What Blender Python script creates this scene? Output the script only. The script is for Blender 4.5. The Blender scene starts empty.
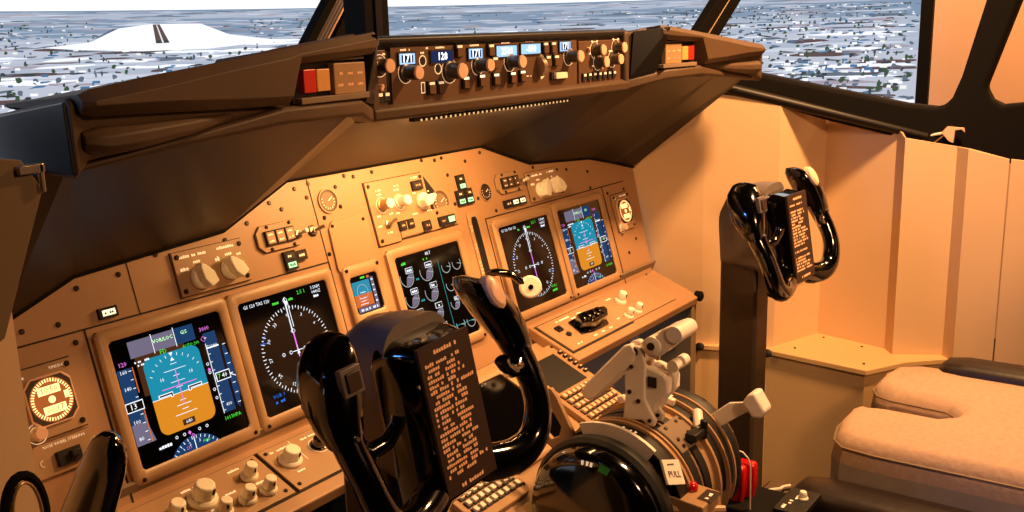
import bpy, bmesh, math, random
from mathutils import Matrix, Vector
random.seed(7)
S = bpy.context.scene
COL = S.collection
R = math.radians
PI = math.pi

# ------------------------------------------------------------------ materials
MATS = {}
def srgb(c):
    return tuple((v/12.92 if v <= .04045 else ((v+.055)/1.055)**2.4) for v in c)
def mat(name, rgb, rough=.5, metal=0, emit=0, coat=0, noise=0, nscale=60, bump=0, spec=.5, trans=0):
    m = bpy.data.materials.new(name); m.use_nodes = True
    nt = m.node_tree; b = nt.nodes['Principled BSDF']
    c = (*srgb(rgb), 1)
    b.inputs['Base Color'].default_value = c
    b.inputs['Roughness'].default_value = rough
    b.inputs['Metallic'].default_value = metal
    b.inputs['Specular IOR Level'].default_value = spec
    b.inputs['Coat Weight'].default_value = coat
    b.inputs['Coat Roughness'].default_value = .06
    if trans: b.inputs['Transmission Weight'].default_value = trans
    if emit:
        b.inputs['Emission Color'].default_value = c
        b.inputs['Emission Strength'].default_value = emit
    if noise or bump:
        tc = nt.nodes.new('ShaderNodeTexCoord'); n = nt.nodes.new('ShaderNodeTexNoise')
        n.inputs['Scale'].default_value = nscale; n.inputs['Detail'].default_value = 6
        nt.links.new(tc.outputs['Object'], n.inputs['Vector'])
        if noise:
            mx = nt.nodes.new('ShaderNodeMixRGB'); mx.blend_type = 'MULTIPLY'
            mx.inputs['Fac'].default_value = 1
            mx.inputs['Color1'].default_value = c
            rp = nt.nodes.new('ShaderNodeValToRGB')
            rp.color_ramp.elements[0].position = .3; rp.color_ramp.elements[1].position = .7
            v = 1-noise
            rp.color_ramp.elements[0].color = (v, v, v, 1)
            nt.links.new(n.outputs['Fac'], rp.inputs['Fac'])
            nt.links.new(rp.outputs['Color'], mx.inputs['Color2'])
            nt.links.new(mx.outputs['Color'], b.inputs['Base Color'])
        if bump:
            bp = nt.nodes.new('ShaderNodeBump'); bp.inputs['Strength'].default_value = bump
            bp.inputs['Distance'].default_value = .002
            nt.links.new(n.outputs['Fac'], bp.inputs['Height'])
            nt.links.new(bp.outputs['Normal'], b.inputs['Normal'])
    MATS[name] = m
    return m
mat('tan', (.68, .52, .38), .48, noise=.1, nscale=9, bump=.08)
mat('tan_plate', (.68, .54, .40), .45, noise=.07, nscale=14, bump=.06)
mat('tan_dark', (.50, .42, .34), .6, noise=.1, nscale=12)  # darker tan for desk back strips, light box rims and lever base plate
mat('bezel', (.68, .54, .40), .42, noise=.05, nscale=20)
mat('seam', (.10, .07, .05), .8)
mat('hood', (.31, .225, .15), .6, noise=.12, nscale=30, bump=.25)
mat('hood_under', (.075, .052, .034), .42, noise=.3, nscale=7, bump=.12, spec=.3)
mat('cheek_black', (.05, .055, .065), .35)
mat('hood_dark', (.05, .045, .04), .5)
mat('mcp', (.37, .26, .18), .5, noise=.08, nscale=40)
mat('gloss', (.012, .012, .014), .12, coat=1, spec=.6)
mat('black', (.03, .028, .027), .55, bump=.1, nscale=200)
mat('frame_black', (.07, .06, .055), .8, spec=.1)
mat('ivory', (.97, .94, .86), .35)
mat('lever_white', (.92, .88, .84), .38, noise=.05, nscale=20)
mat('lever_tan', (.66, .52, .38), .42, noise=.15, nscale=25)
mat('knob_grey', (.30, .26, .22), .35)
mat('peach', (.92, .74, .62), .35)
mat('hub_grey', (.42, .38, .36), .42, noise=.1, nscale=40, bump=.15)
mat('column', (.26, .20, .14), .5, noise=.1, nscale=20)
mat('board', (.20, .13, .10), .5)
mat('board_text', (.98, .78, .62), .5)
mat('white_text', (1, .90, .74), .5, emit=.45)
mat('screw', (.22, .17, .13), .35, metal=.7)
mat('glass_black', (.015, .015, .018), .08, spec=.5)
mat('wall', (.86, .73, .58), .6, noise=.06, nscale=5, bump=.03)
mat('wall_room', (.84, .66, .5), .8, noise=.05, nscale=2)
mat('shelf', (.84, .70, .50), .5, noise=.05, nscale=5)
mat('kick', (.52, .43, .32), .6, noise=.15, nscale=8)
mat('fabric', (.74, .62, .53), .9, noise=.14, nscale=90, bump=.5)
mat('fabric_side', (.62, .57, .52), .8, noise=.15, nscale=30, bump=.4)
mat('leather', (.13, .09, .085), .42, noise=.1, nscale=50, bump=.3)
mat('metal', (.75, .70, .64), .3, metal=.9)
mat('brass', (.75, .6, .42), .35, metal=.5)
mat('red', (.75, .03, .06), .25, coat=.5)
mat('amber', (.85, .62, .35), .4)
mat('red_lens', (.78, .16, .12), .35)
mat('floor', (.17, .13, .10), .85, noise=.2, nscale=30)
mat('dark_int', (.035, .03, .026), .85, spec=.2)
mat('cable_white', (.9, .85, .8), .4)
mat('wire', (.45, .42, .44), .4)
mat('green_mark', (.08, .36, .14), .5)
mat('post_blue', (.06, .07, .10), .3)
mat('blue_plastic', (.02, .16, .5), .4)
def em(name, rgb, s=1.0):
    m = mat(name, rgb, .6, emit=s, spec=0)
    m.node_tree.nodes['Principled BSDF'].inputs['Base Color'].default_value = (.01, .01, .01, 1)
    return m
E = dict(
 e_white=((.95,.97,1),1.0), e_sky=((.05,.56,.68),.8), e_ground=((.88,.55,.13),.8), e_tape=((.05,.24,.42),.75), e_lav=((.48,.45,.55),.7),
 e_mag=((.88,.45,.85),1.0), e_green=((.30,.9,.25),.9), e_cyan=((.2,.8,.85),.8), e_black=((.012,.012,.012),.0), e_line=((.72,.75,.74),.7),
 e_brown=((.36,.2,.1),.5), e_lcd=((.62,.78,.95),1.1), e_lcdtext=((1,1,1),1.8), e_lcddark=((.05,.16,.36),.7), e_clock=((1,.78,.48),2.0), e_amberback=((.80,.42,.18),.6),
 e_lamp=((1,.9,.7),1.5), e_greenlamp=((.75,1,.7),1.3), e_orange=((.86,.42,.2),.8), e_teal=((.1,.62,.62),.8), e_blue=((.15,.45,.85),.8), e_strip=((1,.78,.5),.9))
for k, (c, s) in E.items(): em(k, c, s*1.25)
MATS['e_black'].node_tree.nodes['Principled BSDF'].inputs['Emission Strength'].default_value = 0

# ------------------------------------------------------------------ geometry collector
class G:
    def __init__(s, *mats):
        s.bm = bmesh.new(); s.mats = list(mats) or ['tan']; s.k = 0
    def m(s, name):
        if name not in s.mats: s.mats.append(name)
        s.k = s.mats.index(name); return s
    def face(s, vs):
        try:
            f = s.bm.faces.new(vs); f.material_index = s.k; return f
        except ValueError: return None
    def poly(s, pts):
        return s.face([s.bm.verts.new(p) for p in pts])
    def box(s, cx, cy, cz, sx, sy, sz, M=None):
        v = []
        for z in (-.5, .5):
            for x, y in ((-.5,-.5),(.5,-.5),(.5,.5),(-.5,.5)):
                p = Vector((cx+x*sx, cy+y*sy, cz+z*sz))
                v.append(s.bm.verts.new(M @ p if M else p))
        for q in ((3,2,1,0),(4,5,6,7),(0,1,5,4),(1,2,6,5),(2,3,7,6),(3,0,4,7)): s.face([v[i] for i in q])
        return s
    def prism(s, pts, z0, z1, axis='z', M=None):
        """polygon pts extruded between z0 and z1 along an axis"""
        def P(a, b, c):
            p = Vector((a, b, c)) if axis == 'z' else (Vector((c, a, b)) if axis == 'x' else Vector((a, c, b)))
            return M @ p if M else p
        A = [s.bm.verts.new(P(a, b, z0)) for a, b in pts]; B = [s.bm.verts.new(P(a, b, z1)) for a, b in pts]
        n = len(pts); s.face(A[::-1]); s.face(B)
        for i in range(n): s.face([A[i], A[(i+1)%n], B[(i+1)%n], B[i]])
        return s
    def loft(s, rings, cap=True, closed=True):
        L = [[s.bm.verts.new(p) for p in r] for r in rings]
        n = len(L[0])
        for a, b in zip(L, L[1:]):
            for i in range(n if closed else n-1):
                s.face([a[i], a[(i+1)%n], b[(i+1)%n], b[i]])
        if cap: s.face(L[0][::-1]); s.face(L[-1])
        return s
    def tube(s, path, r, seg=10, cap=True, closed=False, flat=1):
        path = [Vector(p) for p in path]; n = len(path)
        rr = r if isinstance(r, (list, tuple)) else [r]*n
        rings = []; up = None
        for i, p in enumerate(path):
            a = path[(i-1) % n] if (i > 0 or closed) else p
            b = path[(i+1) % n] if (i < n-1 or closed) else p
            t = (b-a).normalized()
            if up is None:
                up = Vector((0, 0, 1)) if abs(t.z) < .9 else Vector((0, 1, 0))
            u = (up - t*up.dot(t)).normalized(); w = t.cross(u); up = u
            rings.append([p + u*math.cos(2*PI*k/seg)*rr[i] + w*math.sin(2*PI*k/seg)*rr[i]*flat for k in range(seg)])
        if closed: rings.append(rings[0]); s.loft(rings, cap=False)
        else: s.loft(rings, cap=cap)
        return s
    def cyl(s, p0, p1, r0, r1=None, seg=20):
        return s.tube([p0, p1], [r0, r0 if r1 is None else r1], seg)
    def lathe(s, prof, seg=24, M=None, cap=True):
        """prof: (r, z) along +z"""
        rings = [[(M @ Vector((r*math.cos(2*PI*k/seg), r*math.sin(2*PI*k/seg), z))) if M else
                  Vector((r*math.cos(2*PI*k/seg), r*math.sin(2*PI*k/seg), z)) for k in range(seg)] for r, z in prof]
        return s.loft(rings, cap=cap)
    def rect(s, x0, y0, x1, y1, z): 
        s.poly([(x0,y0,z),(x1,y0,z),(x1,y1,z),(x0,y1,z)]); return s
    def line(s, x0, y0, x1, y1, w, z):
        d = Vector((x1-x0, y1-y0)); 
        if d.length < 1e-9: return s
        n = Vector((-d.y, d.x)).normalized()*w/2
        s.poly([(x0-n.x,y0-n.y,z),(x1-n.x,y1-n.y,z),(x1+n.x,y1+n.y,z),(x0+n.x,y0+n.y,z)]); return s
    def disc(s, x, y, r, z, seg=20, ry=None):
        s.poly([(x+r*math.cos(2*PI*k/seg), y+(ry or r)*math.sin(2*PI*k/seg), z) for k in range(seg)]); return s
    def arc(s, x, y, r, a0, a1, w, z, seg=24):
        for k in range(seg):
            a, b = R(a0+(a1-a0)*k/seg), R(a0+(a1-a0)*(k+1)/seg)
            s.poly([(x+(r-w/2)*math.cos(a), y+(r-w/2)*math.sin(a), z), (x+(r+w/2)*math.cos(a), y+(r+w/2)*math.sin(a), z),
                    (x+(r+w/2)*math.cos(b), y+(r+w/2)*math.sin(b), z), (x+(r-w/2)*math.cos(b), y+(r-w/2)*math.sin(b), z)])
        return s
    def text(s, t, x, y, h, z, ang=0, align='CENTER', M=None, bold=0):
        cu = bpy.data.curves.new('t', 'FONT'); cu.body = t; cu.size = h*1.38; cu.resolution_u = 1
        cu.align_x = align; cu.align_y = 'CENTER'; cu.offset = bold
        ob = bpy.data.objects.new('t', cu); me = ob.to_mesh()
        T = Matrix.Translation((x, y, z)) @ Matrix.Rotation(R(ang), 4, 'Z')
        if M: T = M @ T
        vs = [s.bm.verts.new(T @ v.co) for v in me.vertices]
        for p in me.polygons: s.face([vs[i] for i in p.vertices])
        ob.to_mesh_clear(); bpy.data.objects.remove(ob); bpy.data.curves.remove(cu)
        return s
    def marks(s, x, y, w, h, z, M=None):
        """illegible small lettering: a run of little strokes"""
        n = max(2, int(w/(h*.75))); cw = w/n
        for i in range(n):
            if random.random() < .14: continue
            a = x - w/2 + i*cw; b = a + cw*.8
            pts = [(a, y-h/2, z), (b, y-h/2, z), (b, y-h/2+h*random.uniform(.6, 1), z), (a, y-h/2+h*random.uniform(.6, 1), z)]
            s.poly([M @ Vector(p) for p in pts] if M else pts)
        return s
    def transform(s, M):
        s.bm.transform(M); return s
def obj(name, g, parent=None, bev=0, smooth=True, label=None, sub=0, frame=None):
    bmesh.ops.recalc_face_normals(g.bm, faces=g.bm.faces) if bev or sub else None
    me = bpy.data.meshes.new(name); g.bm.to_mesh(me); g.bm.free()
    for n in g.mats: me.materials.append(MATS[n])
    o = bpy.data.objects.new(name, me); COL.objects.link(o)
    if parent: o.parent = parent
    if frame is not None: o.matrix_world = frame
    if bev:
        b = o.modifiers.new('b', 'BEVEL'); b.width = bev; b.segments = 2; b.limit_method = 'ANGLE'; b.angle_limit = R(35)
        b.harden_normals = False
    if sub:
        q = o.modifiers.new('s', 'SUBSURF'); q.levels = sub; q.render_levels = sub
    if smooth:
        for p in me.polygons: p.use_smooth = True
        try: me.set_sharp_from_angle(angle=R(38))
        except Exception: pass
    if label: o['label'] = label
    return o
def thing(name, label, cat, M=None, group=None):
    o = bpy.data.objects.new(name, None); o.empty_display_size = .05; COL.objects.link(o)
    if M is not None: o.matrix_world = M
    o['label'] = label; o['category'] = cat
    if group: o['group'] = group
    return o
def tag(o, label, cat, group=None, kind=None):
    o['label'] = label; o['category'] = cat
    if group: o['group'] = group
    if kind: o['kind'] = kind
    return o
def struct(name, g, bev=0, smooth=True):
    o = obj(name, g, None, bev, smooth); o['kind'] = 'structure'; return o
def frame(o, x, y, z):
    M = Matrix.Identity(4)
    for i, c in enumerate((x, y, z)):
        for j in range(3): M[j][i] = c[j]
    for j in range(3): M[j][3] = o[j]
    return M
T = Matrix.Translation
t = R(16); a22 = R(22); a24 = R(24)
MP = frame((0,0,.85), (1,0,0), (0,math.sin(t),math.cos(t)), (0,-math.cos(t),math.sin(t)))       # main panel plane
MS = frame((0,-.035,.735), (1,0,0), (0,math.cos(a22),math.sin(a22)), (0,-math.sin(a22),math.cos(a22)))  # desk under the displays
MD = frame((0,-.07,.70), (1,0,0), (0,math.cos(a24),math.sin(a24)), (0,-math.sin(a24),math.cos(a24)))    # pedestal front deck
MC = frame((0,-.2,1.25), (1,0,0), (0,0,1), (0,-1,0))                                            # glareshield face
def at(F, x, y, z=0): return F @ T((x, y, z))

# ------------------------------------------------------------------ small hardware
def screws(root, pts, r=.0032, z=0, name='screw'):
    g = G('screw'); g.lathe([(r, 0), (r, .0012), (r*.7, .0022)], 10)
    first = obj(name, g, root); first.location = (pts[0][0], pts[0][1], z)
    for x, y in pts[1:]:
        c = first.copy(); COL.objects.link(c); c.parent = root; c.location = (x, y, z)
    return first
def cap_knob(root, x, y, z=0, r=.013, h=.022, ang=0, m='ivory', mskirt='ivory', name='knob'):
    g = G(m); M = T((x, y, z)) @ Matrix.Rotation(R(ang), 4, 'Z')
    g.m(mskirt).lathe([(r*1.25, 0), (r*1.25, h*.18), (r*1.02, h*.32)], 20, M)
    g.m(m).lathe([(r*.98, h*.3), (r*.84, h*.92), (r*.7, h)], 10, M)
    g.m('black').box(0, r*.86, h*.75, r*.28, r*.2, h*.3, M)
    return obj(name, g, root, .0008)
def wing_knob(root, x, y, z=0, r=.016, h=.024, ang=0, m='ivory', name='knob'):
    """round skirt with a raised pointer grip"""
    g = G(m); M = T((x, y, z)) @ Matrix.Rotation(R(ang), 4, 'Z')
    g.lathe([(r*1.05, 0), (r*1.05, h*.25), (r*.9, h*.4)], 20, M)
    top = [(-.45*r, -.95*r), (.45*r, -.95*r), (.62*r, 0), (.34*r, .9*r), (0, 1.35*r), (-.34*r, .9*r), (-.62*r, 0)]
    g.prism(top, h*.3, h, M=M)
    return obj(name, g, root, .0015)
def round_knob(root, x, y, z=0, r=.009, h=.03, m='knob_grey', cap='peach', name='knob'):
    g = G(m); M = T((x, y, z))
    g.lathe([(r*1.2, 0), (r*1.2, h*.12), (r, h*.16), (r, h*.9)], 18, M)
    g.m(cap).lathe([(r*.98, h*.9), (r*.9, h), (r*.3, h*1.01)], 18, M)
    g.m('white_text').arc(x, y, r*1.5, 20, 340, .0009, z+.0006)
    return obj(name, g, root)
def toggle(root, x, y, z=0, m='ivory', name='toggle_switch', lean=(.004, .006)):
    g = G('metal'); M = T((x, y, z))
    g.lathe([(.007, 0), (.007, .003), (.0045, .004), (.0045, .008)], 6, M)
    g.m(m).tube([(x, y, z+.006), (x+lean[0], y+lean[1], z+.020)], [.002, .0035], 8)
    return obj(name, g, root)

# ------------------------------------------------------------------ MAIN INSTRUMENT PANEL
panel = thing('instrument_panel', 'long tan main instrument panel carrying the flight displays, below the glareshield', 'instrument panel', MP)
top = [(-.80,.135),(-.72,.14),(-.62,.176),(-.385,.192),(-.247,.247),(0,.252),(.247,.247),(.39,.195),(.62,.178),(.80,.135)]
g = G('tan')
g.prism([(-.785,-.155),(.768,-.155)] + top[::-1], -.012, 0)
obj('panel_plate', g, panel, .0015, smooth=False)
def seam(pts, w=.0022):
    for (x0,y0),(x1,y1) in zip(pts, pts[1:]):
        g = G('seam'); g.box((x0+x1)/2, (y0+y1)/2, .0004, math.hypot(x1-x0,y1-y0), w, .001, None) if abs(y1-y0) < 1e-6 else g.box((x0+x1)/2, (y0+y1)/2, .0004, w, abs(y1-y0), .001)
        obj('panel_seam', g, panel, smooth=False)
seam([(-.78,.108),(-.206,.108)]); seam([(-.206,.108),(-.206,-.15)]); seam([(-.625,.108),(-.625,-.15)])
seam([(.206,.108),(.74,.108)]); seam([(.206,-.15),(.206,.252-.145)]); seam([(.642,.108),(.642,-.15)])
seam([(-.206,.108),(-.206,.245)], .0015); seam([(-.545,.108),(-.545,.18)], .001)
screws(panel, [(-.70,.125),(-.62,.16),(-.655,.122),(-.56,.165),(-.50,.180),(-.385,.178),(-.34,.195),(-.29,.218),(-.235,.232),(-.215,.215),(-.205,.236),(-.125,.238),(-.105,.234),(-.06,.236),(.07,.240),(.105,.236),(.125,.238),(.19,.224),(.24,.235),
   (-.19,.178),(-.27,.205),(-.15,.19),(-.20,.12),(-.64,.095),(-.64,-.09),(-.15,.223),(.13,.205),(.13,.15),(.20,.15),(.40,.185),(.52,.165),(.60,.150),(.66,.09),(.735,.09),(.735,-.03),(.69,-.055),(.665,-.10),(.74,-.12),(-.76,.05),(.245,.118),(.595,.113),(-.66,-.12)], .0036)
# cover plate
g = G('tan_plate'); g.prism([(-.188,.082),(-.108,.082),(-.103,.09),(-.103,.160),(-.112,.170),(-.180,.170),(-.190,.158),(-.193,.092)], .0, .004)
cp = obj('blank_cover_plate', g, None, .001, frame=MP); tag(cp, 'blank tan cover plate with clipped corners above the small standby display', 'cover plate')
screws(cp, [(-.182,.09),(-.112,.09),(-.112,.162),(-.182,.162)], .003, .004)

# display units
def bezel(g, w, h, iw, ih, d=.010, rec=.004, m='bezel'):
    g.m(m)
    def r4(a, b, z, c=.006):
        return [(-a+c,-b,z),(a-c,-b,z),(a,-b+c,z),(a,b-c,z),(a-c,b,z),(-a+c,b,z),(-a,b-c,z),(-a,-b+c,z)]
    g.loft([r4(w/2,h/2,0), r4(w/2,h/2,d*.7), r4(w/2-.003,h/2-.003,d), r4(iw/2+.004,ih/2+.004,d), r4(iw/2,ih/2,d-.003,.004), r4(iw/2,ih/2,rec,.004)], cap=False)
def display(name, label, F, w=.203, h=.203, sw=.172, sh=.170, m='bezel', sc=True, off=(0,0)):
    r = thing(name, label, 'display', F, 'flight displays')
    g = G(m); bezel(g, w, h, sw, sh, m=m); obj('bezel', g, r)
    g = G('glass_black'); g.rect(-sw/2-.001,-sh/2-.001,sw/2+.001,sh/2+.001,.0045); obj('screen', g, r, smooth=False)
    if sc: screws(r, [(w/2-.012,-h/2+.006),(-w/2+.012,-h/2+.006)], .003, .0098)
    return r
Z = .0052; Z2 = .0055; Z3 = .0058; Z4 = .0061
def pfd(r, col=True):
    g = G('e_tape')
    g.m('e_brown').rect(-.055,.004,.02,.066,Z-.0003)
    g.m('e_lav').rect(-.060,.056,-.026,.078,Z); g.rect(-.024,.056,.008,.078,Z)
    g.m('e_tape').rect(.010,.056,.040,.078,Z)
    g.m('e_white').rect(-.0255,.054,-.0245,.080,Z2); g.rect(.0085,.054,.0095,.080,Z2)
    # attitude
    def rr(x0,y0,x1,y1,c,top=True,bot=True):
        p=[]
        for (cx,cy,a0,on) in ((x1-c,y1-c,0,top),(x0+c,y1-c,90,top),(x0+c,y0+c,180,bot),(x1-c,y0+c,270,bot)):
            if on: p += [(cx+c*math.cos(R(a0+k*15)), cy+c*math.sin(R(a0+k*15)), Z) for k in range(7)]
            else: p.append((x1 if a0 in (0,270) else x0, y1 if a0 < 180 else y0, Z))
        g.poly(p)
    g.m('e_sky'); rr(-.047,-.006,.040,.050,.012,True,False)
    g.m('e_ground'); rr(-.047,-.054,.040,-.006,.012,False,True)
    g.m('e_white').line(-.047,-.006,.040,-.006,.0008,Z2)
    for k,(w) in enumerate((.010,.022,.010,.034,.010)):
        g.line(-.0035-w/2, .002+k*.008, -.0035+w/2, .002+k*.008, .0007, Z2)
    for k,w in enumerate((.010,.022,.010,.034)):
        g.line(-.0035-w/2, -.016-k*.006, -.0035+w/2, -.016-k*.006, .0008, Z2)
    g.text('10', -.026,.017,.005,Z2); g.text('10', .019,.017,.005,Z2)
    for a in range(30,151,12): g.line(-.0035+.040*math.cos(R(a)), .004+.040*math.sin(R(a)), -.0035+.044*math.cos(R(a)), .004+.044*math.sin(R(a)), .0008, Z2)
    g.poly([(-.0065,.049,Z2),(-.0005,.049,Z2),(-.0035,.044,Z2)])
    g.poly([(-.0065,.038,Z2),(-.0005,.038,Z2),(-.0035,.043,Z2)])
    g.m('e_mag').line(-.030,.004,.024,.004,.0011,Z3); g.line(-.0035,-.022,-.0035,.026,.0011,Z3)
    g.m('e_white')
    for sx in (-1,1):
        x=-.0035
        g.line(x+sx*.012,-.003,x+sx*.034,-.003,.0042,Z3); g.line(x+sx*.014,-.008,x+sx*.014,-.002,.0042,Z3)
        g.m('e_black'); g.line(x+sx*.013,-.003,x+sx*.0328,-.003,.0022,Z4); g.line(x+sx*.014,-.007,x+sx*.014,-.003,.0022,Z4); g.m('e_white')
    g.m('e_brown').rect(-.013,-.050,.006,-.042,Z2); g.m('e_white').text('640',-.0035,-.046,.005,Z3)
    for sx in (-1,1):
        for k in range(2): g.arc(-.0035+sx*(.012+.012*k),-.061,.0018,0,360,.0008,Z2,8)
        for k in range(2): g.arc(.047,-.006+sx*(.012+.012*k),.0018,0,360,.0008,Z2,8)
    g.m('e_mag').poly([(-.010,-.061,Z3),(-.0075,-.058,Z3),(-.005,-.061,Z3),(-.0075,-.064,Z3)]); g.poly([(.0445,.010,Z3),(.047,.013,Z3),(.0495,.010,Z3),(.047,.007,Z3)])
    # speed tape
    g.m('e_tape').rect(-.084,-.026,-.064,.046,Z); g.m('e_lav').poly([(-.084,-.026,Z),(-.072,-.026,Z),(-.064,-.01,Z),(-.060,-.036,Z),(-.056,-.054,Z),(-.084,-.054,Z)])
    g.m('e_white')
    for k in range(9): g.line(-.068,-.050+k*.0115,-.064,-.050+k*.0115,.0009,Z2)
    for k,s_ in enumerate(('80','100','','140','160')):
        if s_: g.text(s_,-.0755,-.046+k*.022,.0052,Z2)
    g.rect(-.086,-.010,-.060,.003,Z3); g.m('e_black').rect(-.0848,-.0088,-.0612,.0018,Z4); g.m('e_white').text('13',-.075,-.0035,.008,.0064)
    g.m('e_mag').text('120',-.074,.052,.0058,Z2)
    g.m('e_orange').rect(-.0625,-.054,-.061,-.010,Z3); g.rect(-.0625,.012,-.061,.046,Z3)
    # altitude tape and climb scale
    g.m('e_tape').rect(.052,-.054,.072,.060,Z); g.poly([(.076,.034,Z),(.080,.040,Z),(.086,.018,Z),(.086,-.032,Z),(.080,-.054,Z),(.076,-.048,Z)])
    g.m('e_white')
    for k in range(10): g.line(.052,-.050+k*.0115,.056,-.050+k*.0115,.0009,Z2)
    for k,s_ in enumerate(('400','','800','','1000')):
        if s_: g.text(s_,.0635,-.044+k*.021,.0048,Z2)
    g.rect(.054,-.010,.078,.003,Z3); g.m('e_black').rect(.0552,-.0088,.0768,.0018,Z4); g.m('e_green').text('7',.059,-.0035,.007,.0064); g.m('e_white').text('40',.068,-.0035,.0065,.0064)
    g.rect(.052,.038,.072,.040,Z2); g.rect(.0515,-.054,.0525,.046,Z2)
    for k in range(7): g.line(.078,-.046+k*.014,.083,-.046+k*.014,.001,Z2)
    g.line(.077,-.004,.087,-.010,.0012,Z2)
    g.m('e_mag').text('3000',.056,.066,.0058,Z2); g.arc(.051,.053,.004,0,360,.0008,Z2,4)
    g.m('e_green').text('FD',-.013,.053,.0065,Z2); g.text('AUTO 200',.030,.051,.0042,Z2,align='CENTER'); g.text('1013HPA',.064,-.062,.0052,Z2)
    g.m('e_greenlamp').text('VOR/LOC',-.009,.069,.0052,Z2); g.text('G/S',.024,.070,.0052,Z2)
    g.m('e_white').marks(-.046,.050,.022,.003,Z2); g.marks(-.050,.0455,.012,.003,Z2); g.marks(-.046,-.066,.020,.0045,Z2)
    # compass rose segment
    g.m('e_tape').poly([(-.0035+.046*math.cos(R(a)), -.112+.046*math.sin(R(a)), Z) for a in range(36,145,6)])
    g.m('e_white')
    for a in range(40,141,9): g.line(-.0035+.041*math.cos(R(a)), -.112+.041*math.sin(R(a)), -.0035+.045*math.cos(R(a)), -.112+.045*math.sin(R(a)), .0009, Z2)
    for a,s_ in ((120,'1'),(102,'2'),(78,'3'),(60,'4')): g.text(s_,-.0035+.037*math.cos(R(a)), -.112+.037*math.sin(R(a)),.0045,Z2,a-90)
    g.line(-.0035,-.085,-.0035,-.068,.0012,Z2)
    g.m('e_mag').text('273',-.014,-.080,.004,Z3); g.m('e_green').text('MAG',.014,-.079,.0038,Z3); g.m('e_mag').arc(-.0035,-.066,.0022,0,360,.001,Z3,4)
    return obj('symbology', g, r, smooth=False)
def nav(r, extra=False):
    g = G('e_white'); cx, cy, rad = 0, -.004, .066
    for a in range(0,360,5):
        L = .006 if a % 10 == 0 else .0035
        g.line(cx+rad*math.cos(R(a)), cy+rad*math.sin(R(a)), cx+(rad-L)*math.cos(R(a)), cy+(rad-L)*math.sin(R(a)), .0011, Z)
    for i in range(12):
        a = 90-i*30+4; g.text(str(i*3), cx+.053*math.cos(R(a)), cy+.053*math.sin(R(a)), .0055, Z, a-90)
    g.m('e_mag').line(0,-.035,0,.022,.0024,Z2)
    g.m('e_white').line(-.001,.022,-.001,.075,.0018,Z2); g.line(.0035,.030,.0035,.070,.0012,Z2)
    g.poly([(-.004,.070,Z3),(.004,.070,Z3),(0,.062,Z3)]); g.arc(0,.024,.004,0,360,.001,Z2,4); g.arc(0,-.036,.004,0,360,.001,Z2,4)
    for k in (-2,-1,1,2): g.arc(k*.014,-.006,.0024,0,360,.001,Z2,8)
    g.line(-.010,-.006,.010,-.006,.0012,Z2); g.line(0,-.014,0,.002,.0012,Z2)
    g.poly([(-.003,-.011,Z3),(.003,-.011,Z3),(0,-.004,Z3)])
    g.arc(0,.072,.004,0,360,.001,Z2,4)
    g.text('GS 120 TAS 120',-.052,.077,.0052,Z)
    g.text('3.5NM',.063,.078,.005,Z); g.text('0440Z',.063,.071,.005,Z); g.marks(.063,.065,.014,.0045,Z)
    g.m('e_green').text('2.5 1',.034,.077,.006,Z); g.marks(-.018,.071,.012,.004,Z); g.marks(.013,.071,.012,.004,Z)
    g.m('e_blue').line(-.060,.018,-.052,.030,.001,Z); g.line(-.064,.020,-.048,.018,.001,Z); g.line(.052,-.028,.062,-.030,.002,Z)
    g.m('e_green' if extra else 'e_blue').text('VOR 1',-.055 if not extra else .050,-.060,.0058,Z); g.marks(-.055 if not extra else .050,-.068,.018,.005,Z)
    return obj('symbology', g, r, smooth=False)
def fan_gauge(g, x, y, r, fill=True):
    g.m('e_line').arc(x, y, r, -200, 30, .0013, Z, 16)
    g.line(x+r*.1, y, x+r*1.0, y-r*.25, .0012, Z3)
    if fill:
        g.m('e_lav').poly([(x,y,Z)]+[(x+r*.9*math.cos(R(a)), y+r*.9*math.sin(R(a)), Z) for a in range(-110,31,14)])
        g.m('e_white').rect(x, y+r*.35, x+r*1.1, y+r*.95, Z2); g.m('e_black').rect(x+.0008, y+r*.35+.0008, x+r*1.1-.0008, y+r*.95-.0008, Z3)
        g.m('e_white').marks(x+r*.55, y+r*.65, r*.8, r*.3, Z4)
def engine_page(r):
    g = G('e_line')
    g.m('e_teal').line(.020,-.082,.020,.062,.001,Z); g.line(.020,-.062,.082,-.062,.001,Z); g.line(-.082,-.03,-.06,-.03,.001,Z)
    for k in range(4):
        for x in (-.066,-.015):
            fan_gauge(g, x, .048-k*.037, .0165)
    for k in range(4):
        for x in (.038,.068): 
            fan_gauge(g, x, .046-k*.034 - (.006 if k == 3 else 0), .0115, k == 2)
    g.m('e_white').text('88.7',.0,.078,.006,Z); g.m('e_green').marks(-.066,.072,.012,.005,Z); g.marks(-.010,.070,.012,.004,Z); g.m('e_teal').marks(-.041,.040,.008,.004,Z); g.marks(-.041,.002,.010,.004,Z); g.marks(-.041,-.038,.010,.004,Z)
    g.m('e_orange').poly([(.044,.006,Z),(.054,.010,Z),(.048,-.016,Z)]); g.m('e_line').poly([(.070,-.002,Z),(.080,.004,Z),(.074,-.014,Z)])
    return obj('symbology', g, r, smooth=False)
d = display('display_unit', 'square primary flight display beside the round clock and steering lever, showing blue and orange horizon', at(MP,-.518,-.001)); pfd(d)
d = display('display_unit', 'square navigation display with compass rose, partly behind the near control yoke grip', at(MP,-.314,-.001)); nav(d)
d = display('display_unit', 'centre engine display with rows of round gauges, above the large yoke hub', at(MP,.018,-.001)); engine_page(d)
d = display('display_unit', 'square navigation display behind the white landing gear wheel knob', at(MP,.314,-.001)); nav(d, True)
d = display('display_unit', 'square primary flight display farthest along the panel, next to the beige side wall', at(MP,.522,-.001)); pfd(d)
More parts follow.
